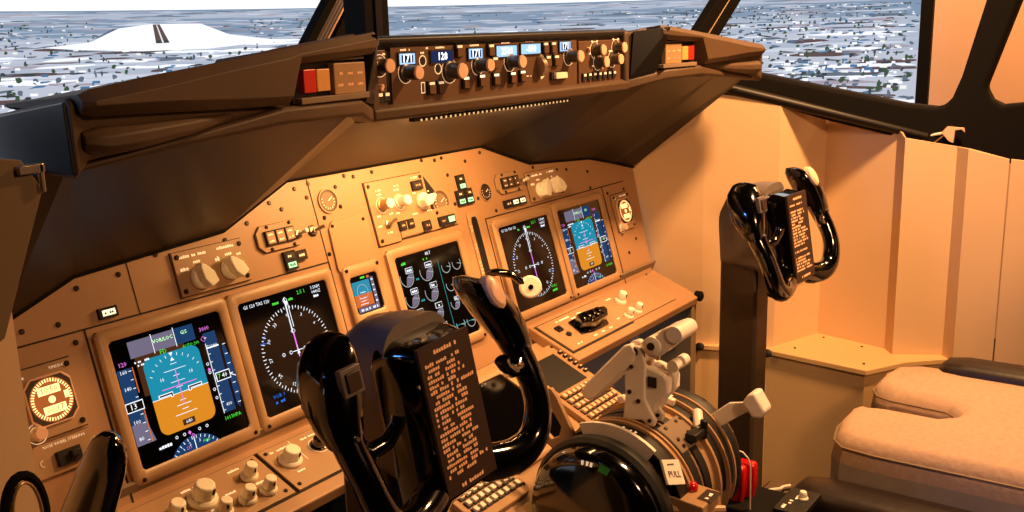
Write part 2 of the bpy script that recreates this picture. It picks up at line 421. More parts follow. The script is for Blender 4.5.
# small standby display
d = display('standby_display', 'small portrait standby horizon display below the blank cover plate', at(MP,-.148,.043), .083, .100, .062, .062, 'tan_plate', False)
del d['group']
screws(d, [(-.035,.043),(.035,.043),(-.035,-.043),(.035,-.043)], .0032, .0098)
g = G('e_sky'); g.m('e_sky').rect(-.028,.000,.012,.022,Z); g.m('e_orange').rect(-.028,-.020,.012,.000,Z); g.m('e_line').arc(-.008,.004,.012,0,360,.001,Z2,14)
g.m('e_green').rect(-.006,.025,.004,.028,Z); g.m('e_orange').rect(.008,.024,.014,.028,Z); g.m('e_lav').rect(-.026,-.029,.022,-.021,Z); g.m('e_lav').rect(.015,-.021,.022,.024,Z)
g.m('e_white')
for k in range(5): g.marks(-.018+k*.009,-.025,.006,.004,Z2); g.marks(.0185,-.016+k*.009,.005,.003,Z2)
for k in range(3): g.marks(-.010,-.006-k*.005,.018,.0015,Z2)
g.line(-.014,.003,-.002,.003,.001,Z2)
obj('symbology', g, d, smooth=False)

# lights selector plates, clocks, annunciators
def plate(name, label, cat, x, y, w, h, F=MP, th=.005, m='tan_plate', clip=0, sc=True, group=None):
    r = thing(name, label, cat, at(F, x, y), group)
    g = G(m); c = clip
    if c: p = [(-w/2+c,-h/2),(w/2-c,-h/2),(w/2,-h/2+c),(w/2,h/2-c),(w/2-c,h/2),(-w/2+c,h/2),(-w/2,h/2-c),(-w/2,-h/2+c)]
    else: p = [(-w/2,-h/2),(w/2,-h/2),(w/2,h/2),(-w/2,h/2)]
    g.m('seam').prism([(a*1.02, b*1.03) for a, b in p], 0, .001)
    g.m(m).prism(p, 0, th); obj('plate', g, r, .0008, smooth=False)
    if sc: screws(r, [(-w/2+.007,h/2-.007),(w/2-.007,h/2-.007),(-w/2+.007,-h/2+.007),(w/2-.007,-h/2+.007)], .0036, th)
    return r
for x, lab in ((-.420,'selector plate with two ivory knobs above the display nearest the clock'), (.424,'selector plate with two ivory knobs above the far pair of displays')):
    r = plate('display_selector_plate', lab, 'switch panel', x, .145, .120, .062)
    wing_knob(r, -.025, -.010, .005, ang=25 if x < 0 else -20); wing_knob(r, .027, -.008, .005, ang=35)
    g = G('white_text'); g.marks(-.028,.023,.045,.0045,.0055); g.marks(.028,.024,.030,.0045,.0055); g.marks(-.024,.013,.012,.004,.0055); g.marks(-.046,.006,.014,.005,.0055); g.marks(.010,.010,.008,.007,.0055); g.marks(.030,.013,.012,.004,.0055); g.marks(.048,.010,.008,.004,.0055)
    obj('lettering', g, r, smooth=False)
for x, y, lab in ((-.289,.166,'clipped-corner annunciator plate with three square caption lights between selector plate and round hole'), (.306,.166,'clipped-corner annunciator plate with three dark square lights next to the flap gauge')):
    r = plate('annunciator_plate', 'tan ' + lab, 'annunciator', x, y, .088, .040, clip=.010, sc=False)
    screws(r, [(-.022,.017),(.022,.017),(-.022,-.017),(.022,-.017)], .0028, .005)
    for k in range(3):
        g = G('seam'); g.box(-.022+k*.019, 0, .007, .0175, .022, .005)
        g.m('mcp' if x > 0 else 'tan_plate').box(-.022+k*.019, 0, .0098, .0145, .018, .001)
        g.m('white_text').marks(-.022+k*.019, .005, .009, .003, .0104); g.marks(-.022+k*.019, -.005, .009, .003, .0104)
        obj('caption_light', g, r, smooth=False)
    toggle(r, .034, -.004, .005, lean=(.002,.003))
def lights(label, x, y, cells, F=MP, w=.019, h=.013, z=0):
    r = thing('caption_light_block', label, 'indicator light', at(F, x, y))
    for i, (cx, cy, on) in enumerate(cells):
        g = G('seam'); g.box(cx, cy, z+.003, w*1.15, h*1.2, .006); g.m({0:'board', 1:'e_greenlamp', 2:'e_lamp'}[on]).box(cx, cy, z+.0064, w*.8, h*.62, .001)
        g.m('white_text' if on == 0 else 'green_mark').marks(cx, cy, w*.6, h*.3, z+.0072)
        obj('light_cell', g, r, smooth=False)
    return r
lights('pair of stacked caption lights, the lower one lit green, below the three-light plate', -.282, .126, [(0,.007,0),(0,-.007,1),(.022,.004,0)])
lights('cluster of landing gear lights with green lamps lit, above the gear lever slot', .159, .163, [(0,.030,0),(0,.016,1),(-.012,.002,0),(.012,.002,0),(-.012,-.012,1),(.012,-.012,1)])
lights('row of three caption lights, two lit, below the far annunciator plate', .307, .125, [(-.024,0,0),(0,0,2),(.024,0,2)], w=.020)
lights('small lit amber caption light above the primary flight display nearest the clock', -.590, .121, [(0,0,2)], w=.022, h=.012)
r = plate('toggle_switch_panel', 'small silver toggle switch between the annunciator plate and the round instrument hole', 'switch', -.222, .162, .018, .018, th=.001, clip=.005, sc=False); toggle(r, 0, 0, .001, 'metal', lean=(.010,.003))
# round holes / gauges
def gauge(label, x, y, r, needle=True, white=False):
    t_ = thing('round_gauge', label, 'gauge', at(MP, x, y))
    g = G('bezel'); g.lathe([(r*1.12,0),(r*1.12,.003),(r,.003),(r*.96,.0012)], 28, cap=False)
    g.m('mcp' if not white else 'hood_dark').disc(0,0,r,.0008,28); obj('bezel_ring', g, t_)
    g = G('kick' if not white else 'board'); g.disc(0,0,r*.8,.0013,24)
    g.m('white_text')
    for a in range(-200,30,23): g.line(r*.6*math.cos(R(a)), r*.6*math.sin(R(a)), r*.76*math.cos(R(a)), r*.76*math.sin(R(a)), .001, .0018)
    if needle: g.line(0,0,r*.5,r*.3,.0014,.002)
    obj('dial', g, t_, smooth=False)
gauge('dark round gauge recess with brown dial, above the standby display plate', -.174, .203, .0185)
gauge('round brake pressure gauge recess beside the large white pointer knob', .092, .159, .0215)
gauge('small round flap position gauge between the gear lights and annunciator plate', .227, .158, .0165, white=True)
# autobrake plate
r = thing('autobrake_panel', 'stepped switch plate with one large white pointer knob, above the engine display', 'switch panel', at(MP, 0, 0))
g = G('tan_plate'); g.m('seam').prism([(-.0905,.1085),(-.034,.1085),(-.034,.1115),(.124,.1115),(.124,.120),(.058,.2205),(-.0905,.2205)], 0, .001)
g.m('tan_plate').prism([(-.089,.110),(-.036,.110),(-.036,.113),(.122,.113),(.122,.150),(.058,.150),(.058,.219),(-.089,.219)], 0, .0045); g.box(-.004,.128,.0055,.062,.026,.003); obj('plate', g, r, .0008, smooth=False)
screws(r, [(-.082,.212),(.050,.212),(-.082,.118),(-.030,.118),(.024,.116),(.078,.117),(.070,.142)], .0034, .0045)
round_knob(r, -.061,.177,.0045,.009,.022,'brass','white_text'); round_knob(r, -.017,.176,.0045,.009,.022,'ivory','white_text')
wing_knob(r, .040,.168,.0045,.015,.022,-70,'ivory','pointer_knob'); toggle(r, -.060,.143,.0045,'metal')
for x, y, w in ((.034,.198,.026),(-.028,.135,.016),(-.007,.135,.016),(.032,.125,.022),(.078,.125,.022),(.100,.125,.022)):
    g = G('seam'); g.box(x, y, .007, w, .017, .005); g.m('board' if x < .09 else 'e_greenlamp').box(x, y, .0098, w*.75, .010, .001); g.m('board_text').marks(x, y, w*.5, .003, .0106)
    obj('caption_light', g, r, smooth=False)
g = G('white_text')
for x, y, w in ((-.062,.196,.012),(-.018,.198,.014),(-.062,.203,.014),(-.018,.205,.016),(.034,.2125,.022),(-.075,.16,.010),(-.045,.16,.010),(-.045,.185,.008),(-.028,.158,.01),(0,.184,.006),(.014,.150,.014),(.052,.150,.014),(.024,.186,.008),(-.06,.129,.016),(-.078,.143,.010),(.06,.184,.008)):
    g.marks(x, y, w, .0036, .0051)
obj('lettering', g, r, smooth=False)
# clocks
def clock(label, x, y):
    r = plate('panel_clock', label, 'clock', x, y, .076, .086)
    g = G('peach'); p = [(-.030+.010,-.030),(.020,-.030),(.030,-.020),(.030,.020),(.020,.030),(-.020,.030),(-.030,.020),(-.030,-.020)]
    g.m('peach').prism(p, .005, .009); obj('bezel', g, r, .001, smooth=False)
    g = G('board'); g.prism([(a*.92,b*.92) for a,b in p], .009, .0096); g.m('e_amberback').poly([(.027*math.cos(R(q*15)),.027*math.sin(R(q*15)),.0097) for q in range(24)])
    g.m('e_clock')
    for a in range(0,360,8): g.line(.0215*math.cos(R(a)), .0215*math.sin(R(a)), .0255*math.cos(R(a)), .0255*math.sin(R(a)), .0016, .0099)
    g.rect(-.015,.007,.013,.017,.0099); g.rect(-.013,-.017,.015,-.007,.0099); g.disc(0,0,.0045,.0099,12); g.rect(.016,-.003,.022,.006,.0099)
    g.m('brass').text('10:50',-.001,.012,.007,.0102); g.text('00:17',.001,-.012,.007,.0102)
    obj('dial', g, r, smooth=False)
    round_knob(r, -.026,-.034,.005,.008,.012,'ivory','peach')
    g = G('white_text'); g.text('TIME/DATE',.020,.0365,.0035,.0055) if x < 0 else g.marks(.010,.0365,.03,.003,.0055); g.marks(-.028,.034,.010,.0035,.0055); obj('lettering', g, r, smooth=False)
clock('lit amber clock with two digital windows, above the nose wheel steering switch', -.692, .038)
clock('lit amber clock beside the far primary flight display, next to the beige wall', .704, .040)
r = plate('steering_switch_panel', 'tan plate with black guarded switch marked NOSE WHEEL STEERING below the clock', 'switch panel', -.694, -.030, .078, .040, sc=False)
g = G('white_text'); g.text('NOSE WHEEL STEERING',.004,.0155,.0036,.0055); g.m('lever_white').arc(-.026,-.002,.004,90,270,.0016,.0056,8); obj('lettering', g, r, smooth=False)
g = G('seam'); g.box(.004,-.003,.008,.030,.018,.006); g.m('black').box(.010,-.001,.014,.012,.008,.008); obj('switch_guard', g, r, .001)
# gear lever
r = thing('landing_gear_lever', 'black landing gear lever with round white wheel knob, in its slot beside the engine display', 'lever', at(MP, .169, 0))
g = G('bezel'); g.prism([(-.016,.128),(.016,.128),(.018,.12),(.018,-.08),(-.018,-.08),(-.018,.12)], 0, .003); g.m('hood_dark').prism([(-.006,.118),(.006,.118),(.009,.11),(.009,-.07),(-.009,-.07),(-.009,.11)], .003, .0036); obj('slot_plate', g, r, .0006, smooth=False)
g = G('white_text')
for k, (s_) in enumerate(('UP','OFF','DOWN')): 
    for i, ch in enumerate(s_): g.text(ch, -.0135, .100-k*.034-i*.007, .005, .0035)
obj('lettering', g, r, smooth=False)
g = G('gloss'); g.tube([(0,.008,.0),(.004,.006,.024),(.020,-.006,.044),(.040,-.034,.054)], [.008,.0075,.0075,.007], 10); obj('lever_arm', g, r)
Mw = T((.043,-.037,.060)) @ Matrix.Rotation(R(-48),4,'Y')
g = G('lever_white'); g.lathe([(.004,-.007),(.018,-.007),(.0215,-.004),(.0215,.004),(.018,.007),(.004,.007)], 28, Mw)
g.m('gloss').lathe([(.005,-.010),(.005,.010)], 14, Mw); obj('wheel_knob', g, r)

# ------------------------------------------------------------------ desks under the displays
def desk(sign):
    lab = ('narrow tan sloping desk panel with ivory knobs under the two displays nearest the camera' if sign < 0 else 'narrow tan sloping desk panel with black selector handle under the two far displays')
    r = thing('desk_panel', lab, 'control panel', MS)
    x0, x1 = (.25,.785) if sign > 0 else (-.785,-.25)
    g = G('tan'); g.prism([(x0,-.125),(x1,-.125),(x1,.012),(x0,.012)], -.022, 0); obj('desk_body', g, r, .003, smooth=False)
    g = G('tan_dark'); g.box((x0+x1)/2, .012, .008, x1-x0, .006, .03); obj('back_strip', g, r, smooth=False)
    return r
r = desk(-1)
g = G('tan_plate')
g.m('seam').prism([(-.652,-.104),(-.436,-.104),(-.436,-.008),(-.652,-.008)],0,.001).m('tan_plate').prism([(-.650,-.101),(-.445,-.101),(-.445,-.011),(-.650,-.011)],0,.004)
g.m('seam').prism([(-.442,-.104),(-.262,-.104),(-.262,-.008),(-.442,-.008)],0,.001).m('tan_plate').prism([(-.438,-.101),(-.265,-.101),(-.265,-.011),(-.438,-.011)],0,.004)
obj('switch_plate', g, r, .0008, smooth=False)
screws(r, [(-.64,-.02),(-.455,-.02),(-.455,-.092),(-.64,-.092),(-.43,-.02),(-.43,-.092),(-.275,-.092),(-.275,-.02)], .003, .004)
cap_knob(r,-.556,-.045,.004,.016,.028,200,name='large_knob'); cap_knob(r,-.547,-.078,.004,.010,.022,160); cap_knob(r,-.508,-.077,.004,.010,.023,180); cap_knob(r,-.478,-.043,.004,.010,.023,180); cap_knob(r,-.474,-.078,.004,.010,.023,180)
cap_knob(r,-.409,-.048,.004,.014,.022,200,name='large_knob'); round_knob(r,-.352,-.045,.004,.010,.014,'gloss','gloss'); cap_knob(r,-.60,-.05,.004,.012,.024,180); cap_knob(r,-.61,-.085,.004,.010,.022,180)
g = G('white_text'); 
for x,y,w in ((-.556,-.020,.03),(-.49,-.022,.022),(-.409,-.022,.03),(-.352,-.022,.03),(-.52,-.055,.02),(-.47,-.060,.02),(-.556,-.068,.014),(-.409,-.072,.014)): g.marks(x,y,w,.004,.0045)
g.line(-.385,-.015,-.385,-.06,.001,.0045); obj('lettering', g, r, smooth=False)
r = desk(1)
g = G('tan_plate'); g.m('seam').prism([(.258,-.106),(.50,-.106),(.50,-.006),(.258,-.006)],0,.001).m('tan_plate').prism([(.262,-.102),(.70,-.102),(.70,-.010),(.262,-.010)],0,.004); obj('switch_plate', g, r, .0008, smooth=False)
g = G('gloss'); M = T((.385,-.056,.004))
g.prism([(-.055,-.020),(-.015,-.028),(.040,-.028),(.052,-.014),(.048,.018),(.015,.024),(-.045,.022)], 0, .004, M=M); g.prism([(-.048,-.010),(-.01,-.022),(.036,-.020),(.058,-.006),(.060,.006),(.030,.012),(-.03,.016)], .004, .022, M=M)
for k in range(4): g.box(-.03+k*.02, -.002, .024, .010, .022, .004, M)
obj('selector_handle', g, r, .003)
cap_knob(r,.540,-.042,.004,.011,.026,180); cap_knob(r,.500,-.088,.004,.009,.022,180); cap_knob(r,.542,-.086,.004,.009,.022,180)
g = G('white_text')
for x,y,w in ((.34,-.020,.05),(.37,-.028,.016),(.40,-.022,.016),(.36,-.092,.012),(.39,-.092,.012),(.42,-.092,.012),(.30,-.092,.018),(.52,-.022,.02),(.47,-.08,.012)): g.marks(x,y,w,.005,.0045)
obj('lettering', g, r, smooth=False)
g = G('seam'); g.box(.298,-.040,.006,.016,.014,.004); g.m('black').box(.298,-.040,.009,.008,.008,.004); g.m('black').lathe([(.006,0),(.006,.004)],12,T((.303,-.062,.004))); obj('push_switch', g, r)
# dark structure under desks
g = G('kick'); g.prism([(-.14,0.02),(-.14,.690),(.0,.73),(.0,.02)], .765, .79, axis='x'); o = obj('side_kick_panel', g, None, .002); tag(o, 'brown lower side panel closing off the footwell under the far desk', 'panel')
g = G('metal'); g.lathe([(.006,0),(.007,.008),(.003,.010)],14,T((.765,-.115,.60)) @ Matrix.Rotation(R(-90),4,'Y')); obj('latch_stud', g, o)
g = G('frame_black'); g.lathe([(.012,0),(.012,.014),(.006,.018)],14,T((.785,-.14,.688)) @ Matrix.Rotation(R(90),4,'X')); obj('rubber_bumper', g, o)
g = G('dark_int'); g.box(0,.36,.35,1.62,.02,.75); struct('wall_footwell', g)

# ------------------------------------------------------------------ GLARESHIELD
gs = thing('glareshield', 'brown padded glareshield hood running across above the instrument panel', 'glareshield', Matrix.Identity(4))
def hood(sgn):
    # body behind
    def sec(x, yf, zb, zt, yb=-.08, r=.006, drop=.045):
        return [Vector((sgn*x, yb, zb+.004)), Vector((sgn*x, yf+r, zb)), Vector((sgn*x, yf, zb+r)), Vector((sgn*x, yf, zt-r)), Vector((sgn*x, yf+r, zt)), Vector((sgn*x, yb, max(zt-drop, zb+.006)))]
    g = G('hood')
    g.loft([sec(.334,-.205,1.212,1.296), sec(.342,-.214,1.212,1.298), sec(.384,-.238,1.216,1.306), sec(.520,-.250,1.218,1.292), sec(.62,-.262,1.214,1.276), sec(.770,-.275,1.198,1.258,-.13,drop=.02), sec(.790,-.285,1.184,1.256,-.15,drop=.018)])
    obj('hood_body', g, gs, .003)
    g = G('hood')   # padded upper brow
    B_ = dict(yb=-.13)
    g.loft([sec(.372,-.262,1.284,1.307,-.13,.008,.018), sec(.385,-.270,1.281,1.306,-.13,.008,.018), sec(.510,-.276,1.274,1.293,-.13,.008,.014), sec(.528,-.279,1.231,1.291,-.13,.010,.03), sec(.60,-.284,1.233,1.283,-.13,.010,.03), sec(.70,-.290,1.236,1.272,-.14,.012,.025), sec(.772,-.298,1.239,1.263,-.15,.010,.015), sec(.782,-.292,1.242,1.259,-.16,.006,.010)])
    obj('padded_brow', g, gs, .002)
    g = G('hood')   # lower wing pad
    g.loft([sec(.60,-.262,1.220,1.228,-.15,.002,0), sec(.66,-.278,1.212,1.228,-.15,.004,0), sec(.72,-.290,1.206,1.228,-.15,.006,0), sec(.76,-.294,1.203,1.229,-.15,.008,0), sec(.780,-.286,1.210,1.226,-.15,.005,0)])
    obj('wing_pad', g, gs, .002)
    g = G('hood')   # lower lip under the light box
    g.loft([sec(.334,-.210,1.192,1.213,-.08,.004,0), sec(.40,-.256,1.208,1.228,-.08,.004,0), sec(.53,-.268,1.210,1.229,-.08,.004,0), sec(.65,-.262,1.200,1.212,-.08,.004,0), sec(.78,-.266,1.188,1.196,-.15,.003,0)])
    obj('lower_lip', g, gs, .003)
    g = G('hood'); g.loft([[Vector((sgn*x,y,z)) for (x,y,z) in q] for q in
        (((.322,-.212,1.205),(.338,-.212,1.205),(.338,-.212,1.298),(.322,-.212,1.298)), ((.322,-.180,1.205),(.338,-.18,1.205),(.338,-.18,1.298),(.322,-.18,1.298)))]); obj('cheek_edge', g, gs, .004)
hood(-1); hood(1)
for sgn in (-1, 1):
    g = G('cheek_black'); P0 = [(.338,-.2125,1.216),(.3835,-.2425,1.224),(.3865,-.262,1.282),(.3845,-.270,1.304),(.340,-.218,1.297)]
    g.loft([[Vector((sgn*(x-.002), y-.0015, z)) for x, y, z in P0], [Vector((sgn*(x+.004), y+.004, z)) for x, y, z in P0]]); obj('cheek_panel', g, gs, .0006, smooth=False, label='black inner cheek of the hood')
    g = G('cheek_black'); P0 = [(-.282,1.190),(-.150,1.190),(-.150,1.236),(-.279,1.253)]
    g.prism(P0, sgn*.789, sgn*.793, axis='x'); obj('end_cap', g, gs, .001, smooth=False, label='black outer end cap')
g = G('hood'); g.prism([(-.175,1.190),(-.212,1.194),(-.214,1.208),(-.205,1.213),(-.16,1.213)], -.335, .335, axis='x'); obj('centre_lip', g, gs, .003)
g = G('hood_dark'); g.prism([(-.209,1.292),(-.209,1.299),(-.20,1.302),(-.12,1.296),(-.12,1.27),(-.19,1.27)], -.335, .335, axis='x'); obj('top_cover', g, gs, .002)
# underside, panel top line is in the MP frame
def PW(u, v, n=0): return MP @ Vector((u, v, n))
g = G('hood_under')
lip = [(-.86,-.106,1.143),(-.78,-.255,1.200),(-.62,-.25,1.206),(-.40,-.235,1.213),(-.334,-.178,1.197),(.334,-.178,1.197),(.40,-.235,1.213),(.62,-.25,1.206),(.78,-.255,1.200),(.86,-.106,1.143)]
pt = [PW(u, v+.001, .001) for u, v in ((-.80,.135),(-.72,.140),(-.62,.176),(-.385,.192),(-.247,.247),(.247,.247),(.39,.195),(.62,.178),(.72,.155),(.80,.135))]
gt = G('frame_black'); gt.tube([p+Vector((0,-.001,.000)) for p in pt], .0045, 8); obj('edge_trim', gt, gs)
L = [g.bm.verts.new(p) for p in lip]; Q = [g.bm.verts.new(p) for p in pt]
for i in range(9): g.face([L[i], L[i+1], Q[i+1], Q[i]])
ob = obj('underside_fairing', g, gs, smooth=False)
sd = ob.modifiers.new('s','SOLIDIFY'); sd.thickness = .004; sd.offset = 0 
for sgn in (-1, 1):
    g = G('tan'); a = Vector((sgn*.86,-.106,1.143)); b = PW(sgn*.80,.135)
    g.tube([a, b], .006, 4); obj('edge_strip', g, gs)
# flood light strip under the lip
r = thing('flood_light_strip', 'thin dotted light strip tucked under the glareshield lip below the mode control panel', 'light', T((-.045,-.195,1.188)))
g = G('black'); g.box(0,0,0,.40,.010,.005); obj('housing', g, r, .001)
g = G('e_strip')
for k in range(36): g.box(-.185+k*.0107, -.004, -.001, .003, .003, .003)
obj('lamp_dots', g, r, smooth=False)

# mode control panel
mcp = thing('mode_control_panel', 'long brown autopilot mode control panel with blue digit windows set in the glareshield', 'control panel', MC)
g = G('mcp'); g.m('seam').prism([(-.296,-.046),(.172,-.046),(.172,.046),(-.296,.046)], -.01, .001); g.m('mcp').prism([(-.290,-.040),(.170,-.040),(.170,.040),(-.290,.040)], 0, .004); obj('faceplate', g, mcp, .001, smooth=False)
wins = [(-.276,-.245,.014,.028,'171'),(-.210,-.165,.014,.029,'128'),(-.127,-.095,.016,.030,'171'),(-.060,-.008,.016,.032,'2500'),(.004,.057,.018,.033,'-800'),(.114,.146,.019,.034,'171')]
for i, (x0,x1,y0,y1,s_) in enumerate(wins):
    g = G('seam'); g.box((x0+x1)/2,(y0+y1)/2,.005,x1-x0+.004,y1-y0+.004,.003)
    g.m('e_lcd' if i not in (1,) else 'e_lcddark').rect(x0,y0,x1,y1,.0068); g.m('e_lcddark' if i != 1 else 'e_lcd')
    if i in (0,2,5): g.rect(x0+.004,y0+.002,x1-.004,y1-.002,.0071)
    g.m('e_lcdtext').text(s_, (x0+x1)/2, (y0+y1)/2, .0105, .0074, bold=.0003)
    obj('digit_window', g, mcp, smooth=False)
for x, y, r_, h in ((-.263,.003,.0095,.026),(-.170,.001,.0115,.026),(-.105,.006,.0095,.026),(-.024,.008,.010,.026),(.143,.010,.010,.026)):
    round_knob(mcp, x, y, .004, r_, h)
g = G('metal'); M = T((.054,-.003,.004)); g.lathe([(.016,-.005),(.016,.005)], 24, M @ Matrix.Rotation(R(90),4,'Y') ); g.m('ivory').arc(.054,-.003,.019,-75,75,.004,.0052); obj('thumbwheel', g, mcp)
g = G('white_text')
for x, y in ((-.227,.017),(-.195,.005)): g.arc(x, y, .007, 0, 360, .0014, .0046); g.m('black').disc(x,y,.0045,.0045); g.m('white_text')
for (x0,x1,y0,y1,s_) in wins: g.marks((x0+x1)/2, y1+.005, .022, .003, .0045)
g.line(-.225,-.026,-.225,-.012,.0014,.0045); g.line(-.232,-.026,-.232,-.012,.0014,.0045); g.line(-.225,-.026,-.232,-.026,.0014,.0045); g.line(-.225,-.012,-.232,-.012,.0014,.0045)
g.marks(.026,-.016,.016,.002,.0045); g.marks(-.227,.028,.008,.003,.0045); g.marks(-.218,.034,.008,.003,.0045)
obj('lettering', g, mcp, smooth=False)
for x, y in ((-.150,.028),(-.075,.027),(-.066,.008),(-.214,-.020),(-.194,-.020),(-.137,-.017),(-.099,-.016),(-.064,-.016),(-.021,-.016),(.005,-.015),(.070,.026),(.093,.026),(.077,.005),(.101,.005)):
    g = G('seam'); g.box(x, y, .006, .0155, .0185, .004); g.m('mcp').box(x, y-.002, .009, .0125, .012, .003); g.m('e_lamp' if y < 0 and x > -.15 else 'white_text').box(x, y+.006, .0085, .010, .0035, .002)
    obj('push_button', g, mcp, smooth=False)
g = G('seam'); g.box(.108,-.0195,.006,.044,.014,.004); g.m('ivory').box(.110,-.0195,.010,.034,.010,.006); obj('disengage_bar', g, mcp, .001)

def efis(sgn):
    lab = 'brown panel of clustered small knobs at the ' + ('near' if sgn < 0 else 'far') + ' end of the mode control panel'
    x0, x1 = (.176,.318) if sgn > 0 else (-.336,-.300)
    r = thing('display_control_panel', lab, 'control panel', MC)
    g = G('mcp'); g.m('seam').prism([(x0-.004,-.046),(x1+.004,-.046),(x1+.004,.036),(x0-.004,.036)], -.01, .001); g.m('mcp').prism([(x0,-.040),(x1,-.040),(x1,.034),(x0,.034)], 0, .004); obj('faceplate', g, r, .001, smooth=False)
    kn = ((.227,.018),(.300,.020),(.237,-.003),(.287,.000)) if sgn > 0 else ((-.312,.014),)
    for x, y in kn: round_knob(r, x, y, .004, .0095, .020)
    g = G('peach')
    for i in range(9 if sgn > 0 else 5):
        x = random.uniform(x0+.01, x1-.01); y = random.uniform(-.016,.03); g = G('peach'); g.lathe([(.003,.004),(.003,.009),(.002,.010)],8,T((x,y,0))); obj('small_switch', g, r)
    g = G('white_text')
    for x, y in kn:
        for a in (60,120,200): g.box(x+.017*math.cos(R(a)), y+.017*math.sin(R(a)), .0045, .005, .0025, .0006)
    obj('lettering', g, r)
    n = 7 if sgn > 0 else 3
    for k in range(n):
        g = G('seam')
        x = (x0+.014 + k*.0168) if sgn > 0 else (x0+.006+k*.013)
        g.m('seam').box(x,-.026,.0055,.012,.012,.004); g.m('white_text').box(x,-.023,.0078,.007,.004,.001)
        obj('push_button', g, r, smooth=False)
efis(-1); efis(1)
def warning(sgn):
    yc = -.248
    F = frame((sgn*.447, yc, 1.2545), (1, 0, 0), (0,0,1), (0,-1,0)) @ Matrix.Rotation(R(sgn*-5), 4, 'Y')
    r = thing('warning_light_box', 'recessed warning light box with red and amber lenses in the ' + ('near' if sgn < 0 else 'far') + ' wing of the glareshield', 'indicator light', F)
    g = G('hood_dark'); g.box(0,0,-.004,.124,.050,.012); obj('recess_box', g, r, .001, smooth=False)
    g = G('tan_dark'); g.box(0,-.0215,.006,.120,.007,.014); g.box(0,.0225,.004,.12,.003,.01); obj('rim', g, r, .001, smooth=False)
    g = G('lever_tan'); g.box(-sgn*.025,0,.008,.056,.036,.010); g.m('board_text')
    for i in range(3):
        for j in range(2): g.marks(-sgn*.025-.018+i*.018, .006-j*.013, .010, .0035, .0134)
    obj('caption_block', g, r, .001, smooth=False)
    g = G('red_lens'); g.box(sgn*.042,0,.006,.020,.026,.010); obj('red_lens', g, r, .001, smooth=False)
    g = G('amber'); g.box(sgn*.0195,0,.006,.022,.025,.010); obj('amber_lens', g, r, .001, smooth=False)
warning(-1); warning(1)

